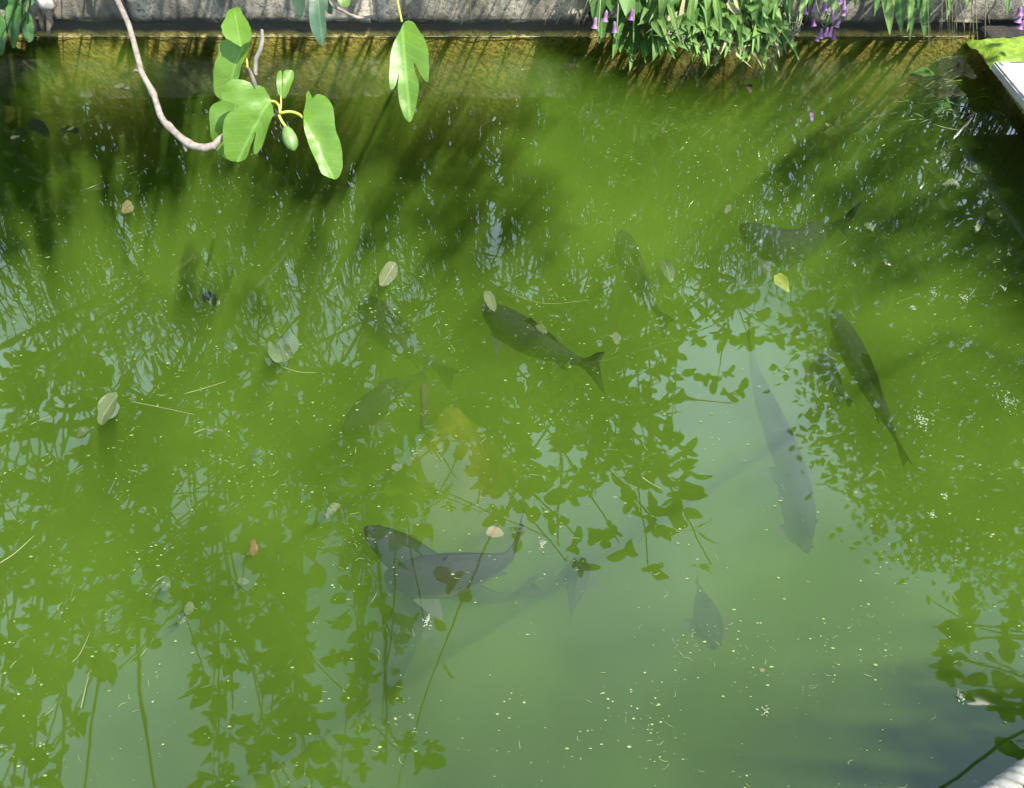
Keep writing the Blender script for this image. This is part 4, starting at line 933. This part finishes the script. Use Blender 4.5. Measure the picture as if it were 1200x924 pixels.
fig_tree('large fig tree rooted behind the wall, arching over the pond', Vector((-.9, 4.55, .17)),
         [mir(40, 430, 2.3), mir(-160, 470, 2.6), mir(220, 400, 2.1), mir(380, 350, 2.0), mir(560, 330, 1.9), mir(760, 300, 1.8), mir(860, 330, 1.9), Vector((-1.7, 3.0, 1.5)), Vector((-.7, 2.8, 1.45)), Vector((.4, 3.0, 1.5)), mir(120, 560, 2.6), mir(330, 560, 2.6)], shoots,
         bare=[(mir(u0, v0, h0), mir(u1, v1, h1)) for (u0, v0, h0, u1, v1, h1) in ((68, 560, 2.3, 8, 950, 3.2), (36, 600, 2.3, -20, 960, 3.0), (62, 600, 2.5, 28, 980, 3.2), (95, 640, 2.5, 62, 990, 3.3), (130, 640, 2.4, 95, 960, 3.2), (160, 700, 2.6, 190, 990, 3.3), (225, 520, 2.3, 240, 760, 2.9), (345, 520, 2.3, 350, 860, 3.0), (440, 620, 2.6, 452, 900, 3.1), (180, 420, 2.1, 172, 640, 2.6), (215, 330, 1.9, 222, 560, 2.5), (20, 420, 2.2, 70, 620, 2.6), (640, 430, 2.1, 655, 640, 2.7), (585, 440, 2.1, 560, 590, 2.6), (700, 420, 2.1, 735, 560, 2.6), (300, 300, 1.8, 290, 520, 2.3), (260, 600, 2.5, 275, 830, 3.0))])
# low branch from the right: big single leaves against the sky
sh2 = [(mj(u, v, h * 1.22, 3), n_l) for (u, v, h, n_l) in ((1096, 705, 2.1, 3), (1108, 760, 2.1, 5), (1092, 735, 2.1, 3), (1130, 770, 2.1, 4), (1150, 800, 2.15, 4), (1172, 830, 2.1, 4), (1190, 868, 2.1, 4), (1180, 780, 2.2, 4))]
fig_tree('tall big leaved fig tree on the right bank reaching over the near corner', Vector((3.7, 1.5, .1)), [mir(1215, 748, 2.65), mir(1240, 820, 2.7)], sh2, (.14, .22), r_trunk=.05)

# ---- leafy crown as many small leaves round a skeleton
def small_leaf(mb, p, size, tint):
    d = Vector((rnd.gauss(0, 1), rnd.gauss(0, 1), rnd.gauss(-.3, .8))).normalized(); nn = Vector((rnd.gauss(.2, .6), rnd.gauss(-.3, .6), 1))
    x = d.cross(nn).normalized(); z = x.cross(d)
    a = p; b = p + d * size; c = p + d * size * .45
    mb.add([a, c + x * size * .3 + z * size * .08, b, c - x * size * .3 + z * size * .08, c], [(0, 1, 4), (1, 2, 4), (2, 3, 4), (3, 0, 4)], [(0, 0), (.3, .45), (0, 1), (-.3, .45), (0, .45)], tint)
def crown_tree(name, label, base, blobs, nleaf, size, mat='tree', r_trunk=.16, cat='tree', clump=9, spread=.16):
    t = empty(name, base, label, cat)
    top = sum((b[0] for b in blobs), Vector()) / len(blobs)
    mb = MB(); q = smooth_path([base - Vector((0, 0, .2)), base + (top - base) * .3 + Vector((.1, .05, 0)), base + (top - base) * .75], 6); tube_pts(mb, q, interp([r_trunk * 1.3, r_trunk, r_trunk * .5], len(q)), 10, jit=.05); mb.build('trunk', M['trunk'], t)
    for c, r in blobs:
        mb = MB(); s = q[rnd.randint(len(q) // 3, len(q) - 1)]; qq = smooth_path([s, (s + c) / 2 + Vector((rnd.uniform(-.2, .2), rnd.uniform(-.2, .2), .1)) * r, c], 4); tube_pts(mb, qq, interp([r_trunk * .4, r_trunk * .25, r_trunk * .08], len(qq)), 6, jit=.06); mb.build('limb', M['trunk'], t)
    tot = sum(r ** 2 for c, r in blobs); mf = MB(); mt = MB()
    for c, r in blobs:
        for i in range(int(nleaf * r * r / tot / clump)):
            d = Vector((rnd.gauss(0, 1), rnd.gauss(0, 1), rnd.gauss(0, 1))).normalized(); rr = r * (.45 + .6 * rnd.random() ** .6) * (1 + .28 * noise.noise(d * 2.2 + c))
            p = c + d * rr; tn = max(0, min(1, .5 + .5 * noise.noise(p * 1.3) + rnd.uniform(-.2, .2)))
            tube_pts(mt, [c + d * rr * .7, p], [.006, .003], 3, False)
            for j in range(clump): small_leaf(mf, p + Vector((rnd.gauss(0, 1), rnd.gauss(0, 1), rnd.gauss(0, 1))) * spread, rnd.uniform(*size), max(0, min(1, tn + rnd.uniform(-.15, .15))))
    o = mt.build('twigs', M['trunk'], t, stuff=True); o = mf.build('foliage', M[mat], t, stuff=True); return t
bl = []
for (u, v, y, r) in ((1010, 430, 6.2, .62), (1060, 380, 6.4, .75), (1130, 360, 6.3, .85), (1010, 500, 6.0, .6), (1085, 470, 6.2, .9), (1180, 450, 6.4, 1.1), (1030, 560, 5.8, .58), (1105, 560, 5.9, .8), (1190, 560, 6.2, 1.0), (1070, 610, 5.5, .62), (1140, 625, 5.6, .62), (1210, 640, 5.8, .9), (1280, 520, 6.6, 1.4), (1000, 370, 6.4, .5), (1270, 400, 6.4, 1.1), (970, 390, 6.2, .32), (965, 520, 6.0, .22), (1300, 680, 5.8, 1.2), (1000, 305, 6.6, .7), (1085, 285, 6.8, .8), (1170, 275, 6.8, .9), (1260, 290, 6.8, 1.0)):
    bl.append((miry(u, v, y), r))
crown_tree('broadleaf_tree', 'tall dense broadleaf tree behind the right end of the wall', Vector((6.2, 6.6, .1)), bl, 21000, (.09, .15), spread=.17)
# brambles trailing over the wall, above the frame: they stripe the wall with shade
def bramble(label, x0, x1, n_st, n_lf, ymin, zmax):
    t = empty('bramble', ((x0 + x1) / 2, 3.75, .3), label, 'bramble', 'brambles trailing over the wall'); ms = MB(); mf = MB()
    for i in range(n_st):
        x = rnd.uniform(x0, x1); h = rnd.uniform(.45, zmax); r = rnd.uniform(.15, 3.7 - ymin); dx = rnd.gauss(0, .2)
        q = smooth_path([(x, 3.85, .28), (x + dx * .3, 3.7, h * .8), (x + dx * .7, 3.65 - r * .6, h), (x + dx, 3.65 - r, h - rnd.uniform(.0, .22))], 6); q = [p for p in q if p.z > .335 + max(0, (3.5 - p.y)) * .47]
        if len(q) < 4: continue
        tube_pts(ms, q, interp([.006, .005, .002], len(q)), 5, False, jit=.05)
        for j in range(n_lf):
            k = rnd.random(); a = min(int(k * (len(q) - 1)), len(q) - 2); p = q[a] + (q[a + 1] - q[a]) * rnd.random()
            d = Vector((rnd.gauss(0, .6), rnd.gauss(-.2, .5), rnd.gauss(-.1, .5))).normalized() * rnd.uniform(.04, .09)
            if shades_wall(p + d * .5) or (p + d).z < .34 + max(0, (3.5 - p.y)) * .47: continue
            ribbon(mf, p, p + d, rnd.uniform(.015, .035), rnd.uniform(0, .01), (rnd.gauss(0, .5), -.5, .8), 2, .3, 'oval', rnd.random())
    ms.build('stems', M['trunk'], t, stuff=True); mf.build('foliage', M['hedge'], t, stuff=True); return t
bramble('bramble trailing over the left end of the wall', -3.1, -1.9, 16, 20, 2.6, 1.15)
bramble('bramble trailing over the wall above the bare branch', -1.9, -.8, 11, 14, 2.8, 1.1)
bramble('bramble trailing over the middle of the wall', -.8, .45, 11, 14, 2.9, 1.0)
# shrubs behind the wall: upright stems and narrow leaves with slits of sky
def upright_shrub(label, x0, x1, zmax, n_st, n_lf, y=(4.25, 5.1), mat='hedge'):
    t = empty('upright_shrub', ((x0 + x1) / 2, sum(y) / 2, .17), label, 'shrub', 'upright shrubs behind the wall'); ms = MB(); mf = MB()
    for i in range(n_st):
        x = rnd.uniform(x0, x1); yy = rnd.uniform(*y); h = zmax * rnd.uniform(.55, 1.1); lean = rnd.gauss(0, .18)
        q = smooth_path([(x, yy, .1), (x + lean * .4, yy - .05, h * .5), (x + lean * 1.4, yy - .3 * rnd.random(), h)], 5); tube_pts(ms, q, interp([.010, .007, .003], len(q)), 5, False, jit=.05)
        for j in range(n_lf):
            k = rnd.random() ** 1.15; a = min(int(k * (len(q) - 1)), len(q) - 2); p = q[a] + (q[a + 1] - q[a]) * rnd.random()
            d = Vector((rnd.gauss(0, .45), rnd.gauss(-.1, .45), rnd.gauss(.55, .6))).normalized() * rnd.uniform(.07, .2)
            ribbon(mf, p, p + d, rnd.uniform(.012, .03), rnd.uniform(0, .02), (rnd.gauss(0, .5), -.6, .7), 2, .3, 'lance', rnd.random())
    ms.build('stems', M['trunk'], t, stuff=True); mf.build('foliage', M[mat], t, stuff=True); return t
for (x0, x1, zm, ns, nl, lab) in ((-3.8, -2.3, 3.2, 150, 78, 'leftmost upright shrub behind the wall'), (-2.4, -1.2, 2.9, 140, 78, 'upright shrub left of the fig trunk'), (-1.1, .0, 2.6, 130, 74, 'upright shrub right of the fig trunk'), (0, 1.1, 2.4, 125, 70, 'upright shrub behind the violet flowered plant'), (1.1, 2.2, 2.2, 95, 55, 'lower upright shrub behind the purple bells'), (2.2, 3.8, 2.4, 95, 55, 'rightmost upright shrub behind the wall')):
    upright_shrub(lab, x0, x1, zm, ns, nl)
crown_tree('added_shade_tree', 'added small leaved tree on the right bank, low boughs shading the far corner', Vector((3.1, 2.95, .1)), [(Vector((2.0, 2.75, 1.6)), .34), (Vector((2.4, 2.6, 1.75)), .42)], 480, (.04, .08), 'tree', .04, spread=.09)  # put in out of frame to dapple the water below the far wall
crown_tree('bank_shade_shrub', 'unseen dense shrub added on the right bank to shade the corner', Vector((2.8, 2.0, .1)), [(Vector((2.45, 2.15, .6)), .3), (Vector((2.4, 1.8, .75)), .32), (Vector((2.8, 1.95, .9)), .38)], 2200, (.06, .11), 'hedge', .03, 'shrub', spread=.08)  # added out of frame to darken the water in the right corner
crown_tree('near_shade_shrub', 'unseen tall shrub added on the near bank to shade the lower right corner', Vector((1.9, -.4, .1)), [(Vector((1.84, -.16, 1.15)), .23), (Vector((2.03, -.27, 1.5)), .24), (Vector((1.70, -.1, .8)), .2), (Vector((1.95, -.36, 1.3)), .18)], 4200, (.05, .10), 'hedge', .03, 'shrub', spread=.13)  # unseen, added only for its shade on the near right water
